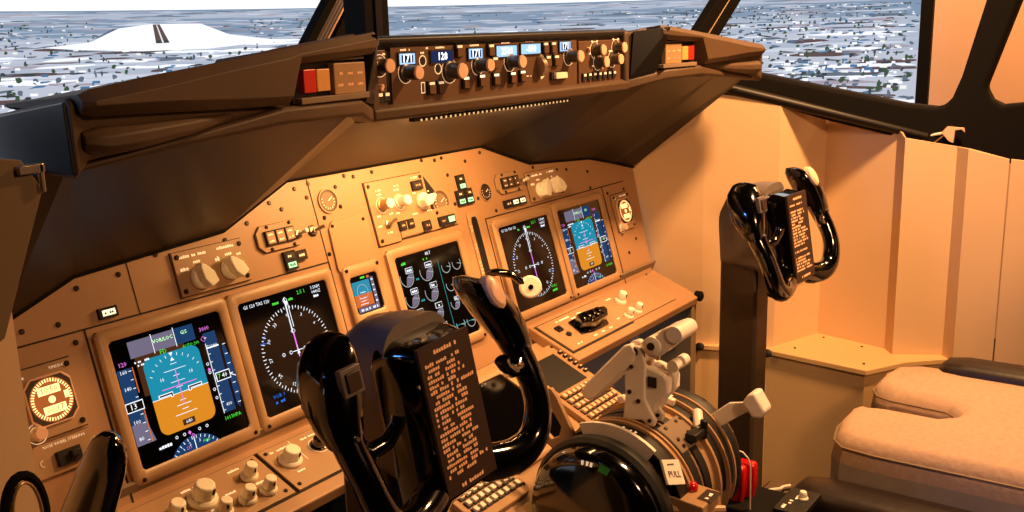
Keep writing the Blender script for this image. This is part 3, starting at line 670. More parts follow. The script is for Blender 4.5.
# ------------------------------------------------------------------ CONTROL COLUMNS
def rot(g, M): g.bm.transform(M)
def column(x, roll, label, dx=0):
    r = thing('control_column', label, 'control yoke', T((x, -.355, 0)), 'control columns')
    g = G('column'); g.loft([[Vector((sx_*.033, -.0125+sy*.0385, z)) for sx_, sy in ((-1,-1),(1,-1),(1,1),(-1,1))] for z in (0, .885)]); obj('column_post', g, r, .006)
    RM = T((0,-.1235,.913)) @ Matrix.Rotation(R(dx),4,'Z') @ Matrix.Rotation(R(-roll),4,'Y') @ Matrix.Rotation(R(-9),4,'X') @ T((0,.1235,-.913))
    def ring(y, w, z0, z1, c, cb):
        q = []
        for cx, cz, a0, cc in ((w-c,z1-c,0,c),(-w+c,z1-c,90,c),(-w+cb,z0+cb,180,cb),(w-cb,z0+cb,270,cb)):
            for k in range(5): a = R(a0+k*22.5); q.append(Vector((cx+cc*math.cos(a), y, cz+cc*math.sin(a))))
        return q
    g = G('hub_grey')      # rounded housing behind the wheel
    g.loft([ring(.030,.028,.855,.945,.024,.01), ring(.027,.034,.85,.962,.030,.012), ring(.012,.040,.85,.988,.036,.014), ring(-.012,.046,.85,1.003,.040,.014), ring(-.045,.051,.845,1.008,.040,.014), ring(-.075,.054,.835,1.006,.034,.014)])
    rot(g, T((0,-.02,.9)) @ Matrix.Rotation(R(-4),4,'X') @ T((0,.02,-.9))); obj('hub_housing', g, r)
    g = G('gloss')         # glossy hub
    g.loft([ring(-.066,.056,.806,1.004,.030,.012), ring(-.072,.057,.804,1.005,.028,.012), ring(-.098,.050,.812,.999,.018,.010), ring(-.118,.041,.826,.992,.010,.008)])
    for s_ in (-1, 1):
        path = [(.015,.845,-.095),(.055,.830,-.105),(.090,.827,-.115),(.116,.840,-.120),(.130,.868,-.121),(.134,.897,-.116),(.135,.925,-.106),(.133,.955,-.095)]
        rad = [.020,.022,.020,.0175,.016,.0155,.0165,.018]
        pts = [Vector(p) for p in path]; fine = []; fr = []
        for i in range(len(pts)-1):
            p0 = pts[max(i-1,0)]; p1 = pts[i]; p2 = pts[i+1]; p3 = pts[min(i+2,len(pts)-1)]
            for k in range(4):
                u = k/4; q = .5*((2*p1)+(-p0+p2)*u+(2*p0-5*p1+4*p2-p3)*u*u+(-p0+3*p1-3*p2+p3)*u**3); fine.append(q); fr.append(rad[i]*(1-u)+rad[i+1]*u)
        fine.append(pts[-1]); fr.append(rad[-1])
        g.tube([(s_*p.x, p.z, p.y) for p in fine], fr, 14)
        # head of the grip: deep rounded block, flat faced towards the pilot, leaning inward
        hp = [(.135,.938,-.100,.017,.018),(.134,.955,-.094,.021,.025),(.130,.975,-.088,.025,.030),(.124,.996,-.084,.027,.031),(.118,1.013,-.080,.025,.029),(.112,1.026,-.078,.018,.022),(.109,1.031,-.077,.008,.010)]
        rings = []
        for (hx, hz, hy, a, b) in hp:
            q = []
            for k in range(16):
                an = 2*PI*k/16; ca, sa = math.cos(an), math.sin(an)
                ex = .7
                q.append(Vector((s_*(hx + a*math.copysign(abs(ca)**ex, ca)), hy + b*math.copysign(abs(sa)**ex, sa), hz + .35*a*ca*-1 + .25*b*sa)))
            rings.append(q)
        g.loft(rings)
        g.tube([(s_*.138,.0-.100,.932),(s_*.118,-.112,.918),(s_*.100,-.118,.922),(s_*.086,-.122,.934),(s_*.082,-.123,.942)], [.014,.0105,.0085,.0075,.0085], 10)
    rot(g, RM); w = obj('yoke_wheel', g, r, label='glossy black two-horned yoke wheel')
    g = G('board'); M = T((0,-.1205,.913)) @ Matrix.Rotation(R(90),4,'X')
    g.box(0,0,0,.079,.164,.005,M)
    g.m('board_text')
    g.marks(.0,.073,.036,.0050,.0030,M)
    y = .062
    while y > -.064:
        if random.random() < .10: y -= .0062; continue
        x_ = -.034
        for wd in (random.uniform(.018,.036), random.uniform(.012,.032)):
            if x_+wd > .036: break
            g.marks(x_+wd/2, y, wd, .0043, .0030, M); x_ += wd+random.uniform(.002,.008)
        y -= .0058
    g.marks(0,-.075,.036,.0050,.0030,M)
    rot(g, RM); obj('checklist_board', g, w, smooth=False, label='brown checklist placard with rows of tiny print')
    for s_ in (-1, 1):
        if s_ < 0: g = G('hub_grey'); g.box(-.124,-.114,.994,.026,.008,.028); g.m('board').box(-.124,-.119,.994,.017,.004,.019)
        else: g = G('peach'); g.loft([[Vector((.112+a_*q, -.098-.5*h_+.3*b_*q, 1.012+b_*q*.9)) for a_, b_ in [(.012*math.cos(R(k*30)), .022*math.sin(R(k*30))) for k in range(12)]] for q, h_ in ((1,0),(1,.022),(.7,.030))])
        rot(g, RM); obj('trim_switch', g, w, .001)
        for k in range(2):
            g = G('metal'); g.lathe([(.0028,0),(.0022,.0035)],8,T((s_*(.136-k*.014),-.118+.006*k,.940-k*.012)) @ Matrix.Rotation(R(90),4,'X')); rot(g, RM); obj('screw', g, w)
    return r
column(-.512, 4, 'near control column with glossy black yoke and checklist placard, before the centre panel', -2)
column(.52, 1, 'far control column with glossy black yoke on tall brown post, before the beige wall', -5)

# tiller
r = thing('steering_tiller', 'glossy black curved nose wheel steering lever below the clock at the panel edge', 'lever', T((-.78,-.2,.7)))
g = G('gloss'); pts = [(-.0,.10,-.05),(.0,.06,.03),(.0,.015,.10),(.0,-.025,.165),(.0,-.052,.205),(.0,-.062,.222)]
pts += [(.0,-.068,.232),(.0,-.071,.237)]; g.tube(pts, [.050,.044,.036,.029,.025,.021,.013,.003], 16, flat=.7); obj('tiller_grip', g, r)
g = G('metal'); g.box(.008,-.044,.195,.012,.004,.03); obj('tiller_label_plate', g, r, .001)
r = thing('grab_ring', 'thin dark ring with pale inner rim hanging on the nearest side wall', 'ring', T((-.916,-.365,.940)))
g = G('frame_black'); pts = [(.016*math.cos(R(a)), -.0, .034*math.sin(R(a))) for a in range(0,360,15)]; g.tube([(p[0],p[1],p[2]) for p in pts], .004, 8, closed=True); obj('ring', g, r)
g = G('brass'); pts = [(.0115*math.cos(R(a)), -.003, .029*math.sin(R(a))) for a in range(0,360,15)]; g.tube(pts, .0014, 6, closed=True); obj('inner_rim', g, r)

# ------------------------------------------------------------------ PEDESTAL
ped = thing('centre_pedestal', 'tan forward pedestal deck between the columns holding keypads and lower display', 'pedestal', MD)
g = G('lever_tan'); g.prism([(-.27,-.36),(.27,-.36),(.27,.02),(-.27,.02)], -.02, 0); obj('deck_plate', g, ped, .003, smooth=False)
g = G('dark_int'); g.prism([(-.26,-.34),(.26,-.34),(.26,.01),(-.26,.01)], -.60, -.02); obj('pedestal_body', g, ped, smooth=False)
d = display('display_unit', 'dark lower centre display set in the pedestal between the two keypads', at(MD, 0, -.100)); 
g = G('hood_under'); g.rect(-.06,-.02,-.02,.05,.0052); g.m('e_teal').marks(.02,.05,.02,.003,.0052)
g.bm.free()
def cdu(sgn):
    r = thing('control_display_unit', 'tan keypad unit with small dark screen ' + ('beneath the near yoke checklist' if sgn < 0 else 'in front of the thrust levers'), 'keypad', at(MD, sgn*.185, -.120))
    g = G('lever_tan'); g.prism([(-.070,-.108),(-.058,-.120),(.058,-.120),(.070,-.108),(.070,.112),(-.070,.112)], 0, .012); obj('case', g, r, .002, smooth=False)
    g = G('hood_dark'); g.prism([(-.050,.005),(.046,.005),(.046,.088),(-.050,.088)], .012, .0128); obj('screen', g, r, smooth=False)
    for k in range(6):
        for s_ in (-1,1): g = G('black'); g.m('black').box(s_*.062,.020+k*.0125,.014,.010,.0065,.005); g.m('lever_white').box(s_*.062,.0205+k*.0125,.0168,.006,.002,.001); obj('line_key', g, r)
    g = G('seam'); g.box(0, 0, .0125, .0128, .0128, .002); g.m('lever_white' if sgn < 0 else 'peach').box(0, .0004, .0155, .0085, .0085, .006)
    key = obj('key', g, r, .0006); key.location = (-.052,-.008,0)
    for i in range(8):
        for j in range(7):
            if i or j: c = key.copy(); COL.objects.link(c); c.parent = r; c.location = (-.052+i*.0148, -.008-j*.0152, 0)
    screws(r, [(-.062,-.105),(.062,-.105),(-.062,.104),(.062,.104)], .003, .012)
cdu(-1); cdu(1)
# throttle quadrant
YC, ZC = -.420, .612
tq = thing('throttle_quadrant', 'throttle quadrant with white thrust levers and black trim wheels on the pedestal', 'throttle quadrant', T((0, YC, ZC)))
def ringseg(g, x0, x1, r0, r1, a0, a1, n=20):
    """angles measured from straight up, positive forward; x range"""
    A = []
    for k in range(n+1):
        a = R(a0+(a1-a0)*k/n)
        A.append([Vector((x, rr*math.sin(a), rr*math.cos(a))) for x, rr in ((x0,r1),(x1,r1),(x1,r0),(x0,r0))])
    g.loft(A)
g = G('lever_tan'); ringseg(g, -.088, .09, .02, .112, -115, 80, 30); obj('drum_cover', g, tq, .001)
for x0, x1 in ((-.088,-.062),(-.036,-.018),(-.008,.010),(.040,.060),(.066,.088)):
    g = G('black'); ringseg(g, x0, x1, .10, .1155, -95, 70, 26); obj('slot_guide', g, tq)
for x0, x1, rr in ((-.060,-.054,.119),(-.046,-.042,.118),(.030,.036,.120),(.060,.064,.122),(.090,.094,.118)):
    g = G('lever_tan'); ringseg(g, x0, x1, .11, rr, -110, 60, 26); obj('arc_rail', g, tq)
g = G('tan_dark'); ringseg(g, -.034, .036, .1, .1165, -48, -22, 12); obj('lever_base_plate', g, tq, .001)
g = G('lever_white'); ringseg(g, -.104, -.098, .108, .130, -36, 22, 16); obj('trim_scale', g, tq)
g = G('white_text')
for a, w in ((18,.010),(10,.014),(4,.012),(-4,.016),(-14,.010)):
    Mx = Matrix.Rotation(R(-a),4,'X') @ T((-.076,0,.1165)); g.marks(0,0,.014,.005,0,Mx); g.marks(0,.007,.010,.003,0,Mx)
for a in (20,8,-5): 
    Mx = Matrix.Rotation(R(-a),4,'X') @ T((.076,0,.1165)); g.box(0,0,0,.014,.004,.0006,Mx); g.box(0,.008,0,.012,.003,.0006,Mx)
obj('lettering', g, tq, smooth=False)
for a in (30,20,9,-1,-12): 
    g = G('lever_white'); Mx = Matrix.Rotation(R(-a),4,'X'); g.box(.048,0,.123,.010,.013,.012,Mx); obj('detent_block', g, tq, .002)
for a in (-26,-38,-44): 
    for x in (-.020,.014,.028):
        g = G('screw'); g.lathe([(.003,.1125),(.003,.1185)],8,Matrix.Rotation(R(-a),4,'X') @ T((x,0,0))); obj('screw', g, tq)
for s_ in (-1, 1):
    xa = -.108 if s_ < 0 else .098
    g = G('gloss'); M = T((xa,0,0)) @ Matrix.Rotation(R(90*s_),4,'Y')
    g.m('black').lathe([(.03,0),(.112,.0),(.116,.006),(.116,.020),(.110,.026),(.104,.026)], 48, M)
    g.m('gloss').lathe([(.106,.024),(.106,.040),(.101,.048),(.085,.054),(.05,.057),(.008,.058)], 48, M)
    g.m('green_mark').arc(0,0,.109,140,152,.006,0,4) if 0 else None
    wv = obj('trim_wheel', g, tq, label='large glossy black trim wheel')
    if s_ < 0:
        g = G('green_mark'); Mx = T((-.1508,0,0)) @ Matrix.Rotation(R(-90),4,'Y')
        def onw(a, rr): return Vector((-.1640+ (.0045 if rr > .095 else 0), rr*math.sin(R(a)), rr*math.cos(R(a))))
        for a0, a1 in ((-22,-12),): g.poly([onw(a0,.088)+Vector((-.0005,0,0)), onw(a1,.088)+Vector((-.0005,0,0)), onw(a1,.097)+Vector((.002,0,0)), onw(a0,.097)+Vector((.002,0,0))])
        g.m('white_text')
        for a in (-6,-2,3): g.poly([onw(a,.089)+Vector((-.0005,0,0)), onw(a+2.5,.089)+Vector((-.0005,0,0)), onw(a+2.5,.095)+Vector((.0015,0,0)), onw(a,.095)+Vector((.0015,0,0))])
        obj('index_mark', g, wv, smooth=False)
# thrust levers, outlines in (y, z) relative to the pivot
def rel(L): return [(y-YC, z-ZC) for y, z in L]
side = rel([(-.408,.722),(-.413,.765),(-.410,.825),(-.414,.836),(-.424,.845),(-.436,.846),(-.444,.838),(-.447,.817),(-.446,.765),(-.458,.744),(-.466,.735),(-.462,.724),(-.450,.722),(-.442,.730),(-.43,.728)])
front = rel([(-.432,.812),(-.450,.812),(-.474,.806),(-.480,.796),(-.480,.776),(-.462,.756),(-.456,.740),(-.44,.735)])
rev = rel([(-.412,.843),(-.424,.848),(-.434,.836),(-.428,.820),(-.362,.750),(-.350,.744),(-.340,.748),(-.338,.760),(-.346,.772)])
arm = rel([(-.440,.852),(-.440,.840),(-.452,.830),(-.468,.834),(-.480,.846),(-.494,.857),(-.503,.866),(-.505,.877),(-.498,.884),(-.488,.884),(-.472,.876),(-.462,.864),(-.450,.862)])
for x in (-.024, .002):
    g = G('lever_white')
    g.prism(side, x-.016, x-.010, axis='x'); g.prism(front, x-.010, x+.008, axis='x'); g.prism(arm, x-.014, x+.008, axis='x')
    lv = obj('thrust_lever', g, tq, .0025, label='white thrust lever with side plate and angled arm')
    g = G('lever_white'); g.prism(rev, x-.020, x-.008, axis='x'); obj('reverse_lever', g, lv, .003)
    for (y, z, rr) in ((-.428,.836,.007),(-.424,.812,.0035),(-.421,.772,.0035),(-.436,.760,.0035),(-.455,.733,.003)):
        g = G('screw'); g.lathe([(rr,0),(rr,.002),(rr*.5,.003)],14,T((x-.016,y-YC,z-ZC)) @ Matrix.Rotation(R(-90),4,'Y')); obj('bolt', g, lv)
    g = G('lever_white'); g.lathe([(.014,0),(.014,.004),(.011,.006)],20,T((x-.013,-.458-YC,.850-ZC)) @ Matrix.Rotation(R(-90),4,'Y')); g.m('screw').lathe([(.006,.006),(.006,.008)],12,T((x-.013,-.458-YC,.850-ZC)) @ Matrix.Rotation(R(-90),4,'Y')); obj('pivot_boss', g, lv)
    g = G('lever_white'); g.cyl((x-.016,-.493-YC,.872-ZC),(x+.010,-.493-YC,.872-ZC),.0125); obj('end_knob', g, lv)
    g = G('lever_white'); g.cyl((x-.006,-.486-YC,.820-ZC),(x+.010,-.486-YC,.820-ZC),.009); obj('disconnect_button', g, lv)
    g = G('brass'); g.lathe([(.004,0),(.004,.004)],10,T((x-.010,-.452-YC,.822-ZC)) @ Matrix.Rotation(R(-90),4,'Y')); g.m('screw').box(x-.0112,-.456-YC,.792-ZC,.002,.014,.016); obj('latch_plate', g, lv)
# flap lever
g = G('lever_white'); g.prism(rel([(-.476,.690),(-.496,.676),(-.530,.704),(-.552,.720),(-.548,.735),(-.520,.728)]), .098, .104, axis='x'); fl = obj('flap_lever', g, tq, .001, label='pale flap lever leaning back on the far side')
g = G('lever_white'); g.prism(rel([(-.546,.738),(-.556,.754),(-.566,.758),(-.584,.730),(-.578,.718),(-.564,.716)]), .085, .117, axis='x'); obj('lever_knob', g, fl, .004)
# speed brake lever
g = G('lever_tan'); g.prism(rel([(-.300,.770),(-.316,.774),(-.326,.762),(-.360,.700),(-.362,.676),(-.330,.668),(-.296,.690),(-.302,.704),(-.316,.692),(-.330,.700),(-.334,.716),(-.309,.752)]), -.096, -.088, axis='x'); obj('speed_brake_lever', g, tq, .001, label='tan hooked speed brake lever')
# gates and rails behind the levers
g = G('lever_white'); g.tube([(.058,-.066,.108),(.030,-.082,.094)], .008, 10); g.tube([(.030,-.082,.094),(.004,-.088,.088)], .006, 8); obj('gate_roller', g, tq)
g = G('black'); g.box(.010,-.085,.092,.034,.018,.012); g.lathe([(.006,0),(.006,.03)],12,T((.03,-.09,.08))); obj('gate_latch', g, tq, .002)
# parking brake box
r = thing('parking_brake_box', 'tan box with PULL plate, bent lever bars and small red light on the throttle quadrant', 'control panel', T((-.06,-.525,.632)))
g = G('lever_tan'); g.prism([(-.050,-.06),(.030,-.06),(.034,.012),(.010,.016),(-.040,.012)], -.030, .030, axis='x'); obj('case', g, r, .002, smooth=False)
F = frame((-.030,.007,.054),(.93,-.2,-.3),(.37,.5,.78),(-.0,-.84,.54))
g = G('lever_white'); g.box(0,0,0,.040,.036,.004,F); g.m('board').text('PULL',0,-.004,.0095,.0024,M=F,bold=.0003); g.marks(-.004,.011,.018,.003,.0024,F); obj('pull_plate', g, r)
g = G('lever_tan'); g.tube([(-.05,.04,-.035),(-.045,.032,.0),(-.018,.026,.028)], .006, 8); g.tube([(-.034,.012,-.002),(-.010,-.022,-.004),(.022,-.050,-.010)], .006, 8); g.tube([(-.06,.034,-.02),(-.03,-.010,-.022),(.0,-.04,-.03)], .004, 8); obj('lever_bar', g, r)
g = G('red'); g.lathe([(.0085,0),(.0085,.006),(.006,.010),(.002,.012)],16,T((.008,-.006,.016))); obj('red_light', g, r)
g = G('board'); g.rect(-.012,-.046,.024,-.022,.031 if 0 else .0135); g.m('white_text').marks(.004,-.034,.02,.006,.0142); obj('label_plate', g, r, smooth=False)
# fuel cutoff levers and wire guard
for k, (x, y) in enumerate(((.172,-.505),(.196,-.514))):
    r = thing('fuel_cutoff_lever', ('nearer' if k == 0 else 'farther') + ' translucent red fuel cutoff lever cap beside the throttle quadrant', 'lever', T((x, y, .52)), 'red cutoff levers')
    g = G('red'); g.loft([[Vector((a*s1, b*s1, z)) for a, b in ((-.009,-.016),(.009,-.016),(.009,.016),(-.009,.016))] for z, s1 in ((0,.7),(.03,1),(.066,1),(.072,.8))]); obj('lever_cap', g, r, .003)
    g = G('black'); g.box(0,0,-.03,.010,.014,.07); obj('lever_stem', g, r)
o = thing('wire_guard', 'pale bent wire loop guarding the red cutoff levers', 'guard', T((.15,-.5,.52)))
g = G('cable_white'); g.tube([(-.03,.030,.112),(-.0,-.004,.108),(0,-.024,.107),(0,-.034,.098),(0,-.038,.085),(0,-.039,.03),(0,-.040,-.05)], .0014, 8); obj('wire', g, o)
g = G('dark_int'); g.box(.19,-.46,.44,.10,.26,.18); ob = obj('pedestal_side_box', g, None, .004); tag(ob, 'dark side housing of the pedestal below the red levers', 'housing')
r = thing('black_control_box', 'glossy black box with looping pale cord at the foot of the far column', 'box', T((.27,-.535,.505)))
g = G('gloss'); g.prism([(-.050,-.04),(.048,-.045),(.052,.028),(-.046,.034)], -.06, .0); obj('case', g, r, .005)
g = G('cable_white'); g.tube([(-.035,.020,.004),(-.02,.012,.006),(-.01,.022,.004),(.004,.010,.004),(.016,-.004,.005),(.030,-.006,.004),(.040,-.014,.004)], .0026, 8); obj('cord', g, r)
g = G('metal'); g.box(.050,-.010,-.02,.003,.05,.03); obj('silver_edge', g, r, .001)
r = thing('radio_panel', 'dark panel with pale lettering and knob at the bottom edge beside the wire guard', 'control panel', T((.20,-.60,.535)))
g = G('black'); g.box(0,0,0,.09,.05,.012); g.m('white_text'); 
for k in range(4): g.marks(-.03+k*.02,.012-k*.004,.014,.006,.0065)
obj('case', g, r, .002, smooth=False); cap_knob(r,.01,-.006,.006,.007,.014)

# ------------------------------------------------------------------ WALLS, SILLS, WINDOW FRAMES
def wallstrip(g, pts, z0, z1, th=.012, out=1):
    n = len(pts)
    A = [Vector((x, y, 0)) for x, y in pts]
    offs = []
    for i in range(n):
        a = A[max(i-1,0)]; b = A[min(i+1,n-1)]; tdir = (b-a).normalized(); nn = Vector((tdir.y, -tdir.x, 0))*th*out
        offs.append(A[i]+nn)
    zz = z1 if isinstance(z1, list) else [z1]*n
    rings = [[Vector((A[i].x,A[i].y,z0)), Vector((offs[i].x,offs[i].y,z0)), Vector((offs[i].x,offs[i].y,zz[i])), Vector((A[i].x,A[i].y,zz[i]))] for i in range(n)]
    g.loft(rings)
RW = [(.800,.045),(.850,-.125),(.915,-.282),(1.074,-.336),(1.034,-.508),(1.000,-.535),(1.052,-.632),(1.018,-.662),(1.031,-.741)]
ZT = [1.02,1.155,1.13,1.11,1.07,1.05,1.03,1.03,1.01]
g = G('wall'); wallstrip(g, RW, .54, ZT, out=-1); w = struct('wall_right', g, smooth=False)
g = G('wall'); wallstrip(g, [(1.033,-.744),(1.05,-1.0),(1.06,-1.7)], .0, [1.01,.99,.95], out=-1); struct('wall_right_rear', g, smooth=False)
LW = [(-.800,.045),(-.850,-.125),(-.872,-.300),(-1.074,-.360)]
g = G('wall'); wallstrip(g, LW, .0, [1.02,1.12,1.09,1.09], out=1); struct('wall_left', g, smooth=False)
g = G('kick'); g.prism([(-.838,1.186),(-.853,1.212),(-1.02,1.24),(-1.02,1.0),(-.886,1.070)], -.312, -.296, axis='y'); o = obj('side_strut_panel', g, None, .001, smooth=False); tag(o, 'dark angled side panel with brown edge under the near end of the glareshield', 'panel')
g = G('metal'); g.box(-.848,-.316,1.204,.022,.004,.008); g.box(-.840,-.316,1.196,.004,.004,.024); obj('metal_bracket', g, o, .001)
# console shelf along the right wall
sh = [(.790,-.02),(.838,-.128),(.885,-.275),(.858,-.518),(.960,-.575),(1.08,-.70),(1.10,-.3),(.86,-.02)]
g = G('shelf'); g.prism(sh, .538, .550); o = obj('side_shelf', g, None, .0015, smooth=False); tag(o, 'smooth tan side shelf along the base of the beige wall', 'shelf')
g = G('screw')
for x, y in ((1.045,-.36),(1.02,-.46),(.93,-.33),(.90,-.50)): g.lathe([(.003,.550),(.003,.552)],8,T((x,y,0)))
obj('screw', g, o)
g = G('shelf'); wallstrip(g, [(.80,-.02),(.848,-.128),(.893,-.275),(.868,-.512),(.970,-.568),(1.08,-.70)], 0, .538, .01, -1); o = obj('side_console_face', g, None, smooth=False); tag(o, 'tan vertical console face below the side shelf beside the seat', 'panel')
for (x,y,z,lab) in ((.838,-.135,.545,'small black knob at the edge of the side shelf left of the far column'),(.874,-.29,.545,'small black knob at the edge of the side shelf right of the far column')):
    g = G('black'); g.lathe([(.004,0),(.004,.012),(.010,.014),(.010,.024),(.006,.026)],14,T((x,y,z)) @ Matrix.Rotation(R(-70),4,'Y')); ob = obj('latch_knob', g, None); tag(ob, lab, 'knob')
# black sill and window frame as outline with holes, on a slanted upright plane
def sx(y): return .86 + .44*(-y-.1)
def framepart(name, label, cat, P, th, shift=0, bev=.008, m='frame_black', sgn=1):
    g = G(m); n = len(P)
    A = [g.bm.verts.new((sgn*(sx(y)-shift), y, z)) for y, z in P]; B = [g.bm.verts.new((sgn*(sx(y)-shift+th), y+.0, z)) for y, z in P]
    g.face(A); g.face(B[::-1])
    for i in range(n): g.face([A[i], A[(i+1)%n], B[(i+1)%n], B[i]])
    return obj(name, g, None, bev)
P = [(-.070,1.165),(-.106,1.143),(-.292,1.111),(-.361,1.087),(-.505,1.047),(-.530,1.043),(-.548,1.022),(-.596,1.003),(-.621,1.007),(-.753,.983),(-1.2,.90),
     (-1.2,1.06),(-.742,1.121),(-.702,1.117),(-.682,1.128),(-.668,1.155),(-.719,1.339),(-.80,1.66),(-.735,1.66),(-.657,1.342),(-.622,1.18),(-.607,1.134),(-.594,1.118),(-.576,1.114),(-.518,1.122),(-.208,1.198),(-.06,1.225)]
o = framepart('window_frame_right', '', '', P, .05); o['kind'] = 'structure'; o.name = 'trim_1'
PL = [(-.070,1.165),(-.106,1.143),(-.30,1.150),(-.55,1.16),(-.55,1.262),(-.30,1.249),(-.06,1.238)]
o = framepart('trim_2', '', '', PL, .05, sgn=-1); o['kind'] = 'structure'
g = G('hood_under'); 
A = [(sx(-.10)-.004,-.14,1.172),(sx(-.56)-.004,-.565,1.050)]
g.tube([A[0],A[1]], [.014,.010], 10); o = obj('sill_rail', g, None); tag(o, 'dark brown rail running down the black window sill', 'rail')
g = G('screw')
for y in (-.19,-.52): g.lathe([(.004,0),(.003,.005)],10,T((sx(y)-.016,y,1.172-(-y-.14)*.287)) @ Matrix.Rotation(R(-90),4,'Y'))
obj('screw', g, o)
# sun visor clip on the black frame
F = frame((sx(-.62)-.012,-.615,1.058),(0,-1,0),(0,0,1),(-1,0,0))
r = thing('visor_clip', 'small pale folded clip fixed on the black window frame', 'clip', F)
g = G('peach'); g.prism([(-.022,.0),(-.010,.014),(.024,.012),(.026,.002),(.020,.008),(.006,.006),(.004,-.022),(-.006,-.018)], 0, .008); obj('clip_body', g, r, .001)
g = G('ivory'); g.tube([(-.015,.0,.004),(-.058,-.010,.008)], .003, 8); g.m('brass').tube([(-.015,-.004,.003),(-.045,-.032,.008)], .0015, 6); obj('clip_pin', g, r)
# window posts
g = G('post_blue'); g.box(.028,.13,1.40,.016,.04,.46); g.m('frame_black').box(.010,.14,1.40,.024,.05,.46); g.box(.048,.14,1.40,.018,.05,.46); g.m('tan').box(.022,.118,1.40,.003,.01,.46); struct('trim_3', g, smooth=False)
r = thing('slanted_window_bar', 'slanted black bar with a bundle of wires in front of the screen, behind the glareshield', 'bar', T((.06,.30,1.26)))
a = Vector((-.11,0,-.11)); b = Vector((.16,0,.22)); dv = (b-a).normalized(); nv = Vector((dv.z,0,-dv.x))
g = G('frame_black')
for s0, s1 in ((-.036,-.018),(.014,.036)):
    g.loft([[p+nv*s0+Vector((0,-.012,0)), p+nv*s1+Vector((0,-.012,0)), p+nv*s1+Vector((0,.012,0)), p+nv*s0+Vector((0,.012,0))] for p in (a,b)])
g.loft([[p+nv*-.03+Vector((0,.008,0)), p+nv*.03+Vector((0,.008,0)), p+nv*.03+Vector((0,.012,0)), p+nv*-.03+Vector((0,.012,0))] for p in (a,b)])
obj('bar', g, r, .002)
g = G('wire')
for k in range(4): g.tube([a+nv*(-.012+k*.007), (a+b)/2+nv*(-.012+k*.0075), b+nv*(-.010+k*.007)], .003, 6)
g.m('peach').tube([a+nv*.006+Vector((0,-.004,0)), b+nv*.010+Vector((0,-.004,0))], .002, 6)
g.m('black').tube([(a+b)/2-dv*.05+nv*-.016, (a+b)/2-dv*.06+nv*.016], .003, 6)
obj('wire_bundle', g, r)
r = thing('slanted_window_post', 'slanted black window post with a pale seal line behind the far glareshield wing', 'post', T((1.0,-.04,1.24)))
a = Vector((-.105,.022,-.08)); b = Vector((.28,-.10,.36)); dv = (b-a).normalized(); nv = Vector((dv.z,0,-dv.x)).normalized()
g = G('frame_black')
for s0, s1 in ((-.045,-.006),(.004,.036)): g.loft([[p+nv*s0+Vector((0,-.012,0)), p+nv*s1+Vector((0,-.012,0)), p+nv*s1+Vector((0,.012,0)), p+nv*s0+Vector((0,.012,0))] for p in (a,b)])
obj('post', g, r, .002)
g = G('wall'); g.loft([[p+nv*-.007+Vector((0,-.006,0)), p+nv*.005+Vector((0,-.006,0)), p+nv*.005+Vector((0,.010,0)), p+nv*-.007+Vector((0,.010,0))] for p in (a,b)]); obj('seal_line', g, r)

# ------------------------------------------------------------------ SEAT
st = thing('pilot_seat', 'beige fabric pilot seat with notched cushion and dark armrests, beside the side shelf', 'seat', T((.555,-.605,0)))
xo = .565; yo = -.62
out = [(.345,-.62-.52),(.340,-.70),(.348,-.640),(.375,-.618),(.43,-.606),(.49,-.606),(.520,-.616),(.530,-.640),(.532,-.740),(.545,-.772),(.585,-.775),(.606,-.752),(.612,-.650),(.624,-.622),(.655,-.606),(.72,-.604),(.775,-.615),(.797,-.645),(.802,-.70),(.800,-1.14)]
g = G('fabric'); rings = []
cx, cy = .57, -.88
for z, s_ in ((.490,.97),(.495,1.0),(.566,1.0),(.592,.985),(.606,.955),(.612,.91)):
    rings.append([Vector(((x-cx)*s_ + cx - xo if not (.51 < x < .63 and y > -.8) else (x - xo + (.0 if .535 < x < .60 else (1-s_)*(.25 if x < .57 else -.25)*-1*1.2)), (y-cy)*s_ + cy - yo if not (.51 < x < .63 and y > -.8) else (y - yo) - (1-s_)*.35, z)) for x, y in out])
g.loft(rings); obj('seat_cushion', g, st, label='beige cushion with a notch cut in its front edge')
g = G('fabric_side'); g.loft([[Vector(((x-cx)*1.006+cx-xo,(y-cy)*1.006+cy-yo,z)) for x,y in out] for z in (.498,.560)], cap=False); obj('side_band', g, st)
g = G('kick'); g.tube([Vector(((x-cx)*.995+cx-xo,(y-cy)*.995+cy-yo,.588)) for x,y in out], .0022, 6); obj('piping', g, st)
g = G('fabric'); g.loft([[Vector((x, y, z)) for x, y in ((-.20,-.46-q*.05),(.215,-.46-q*.05),(.215,-.56-q*.05),(-.20,-.56-q*.05))] for z, q in ((.52,0),(.7,.3),(.95,1),(1.15,1.6))]); obj('backrest', g, st, .03)
g = G('kick'); g.box(0,-.28,.40,.42,.46,.18); g.box(0,-.28,.18,.25,.30,.30); obj('seat_base', g, st, .01)
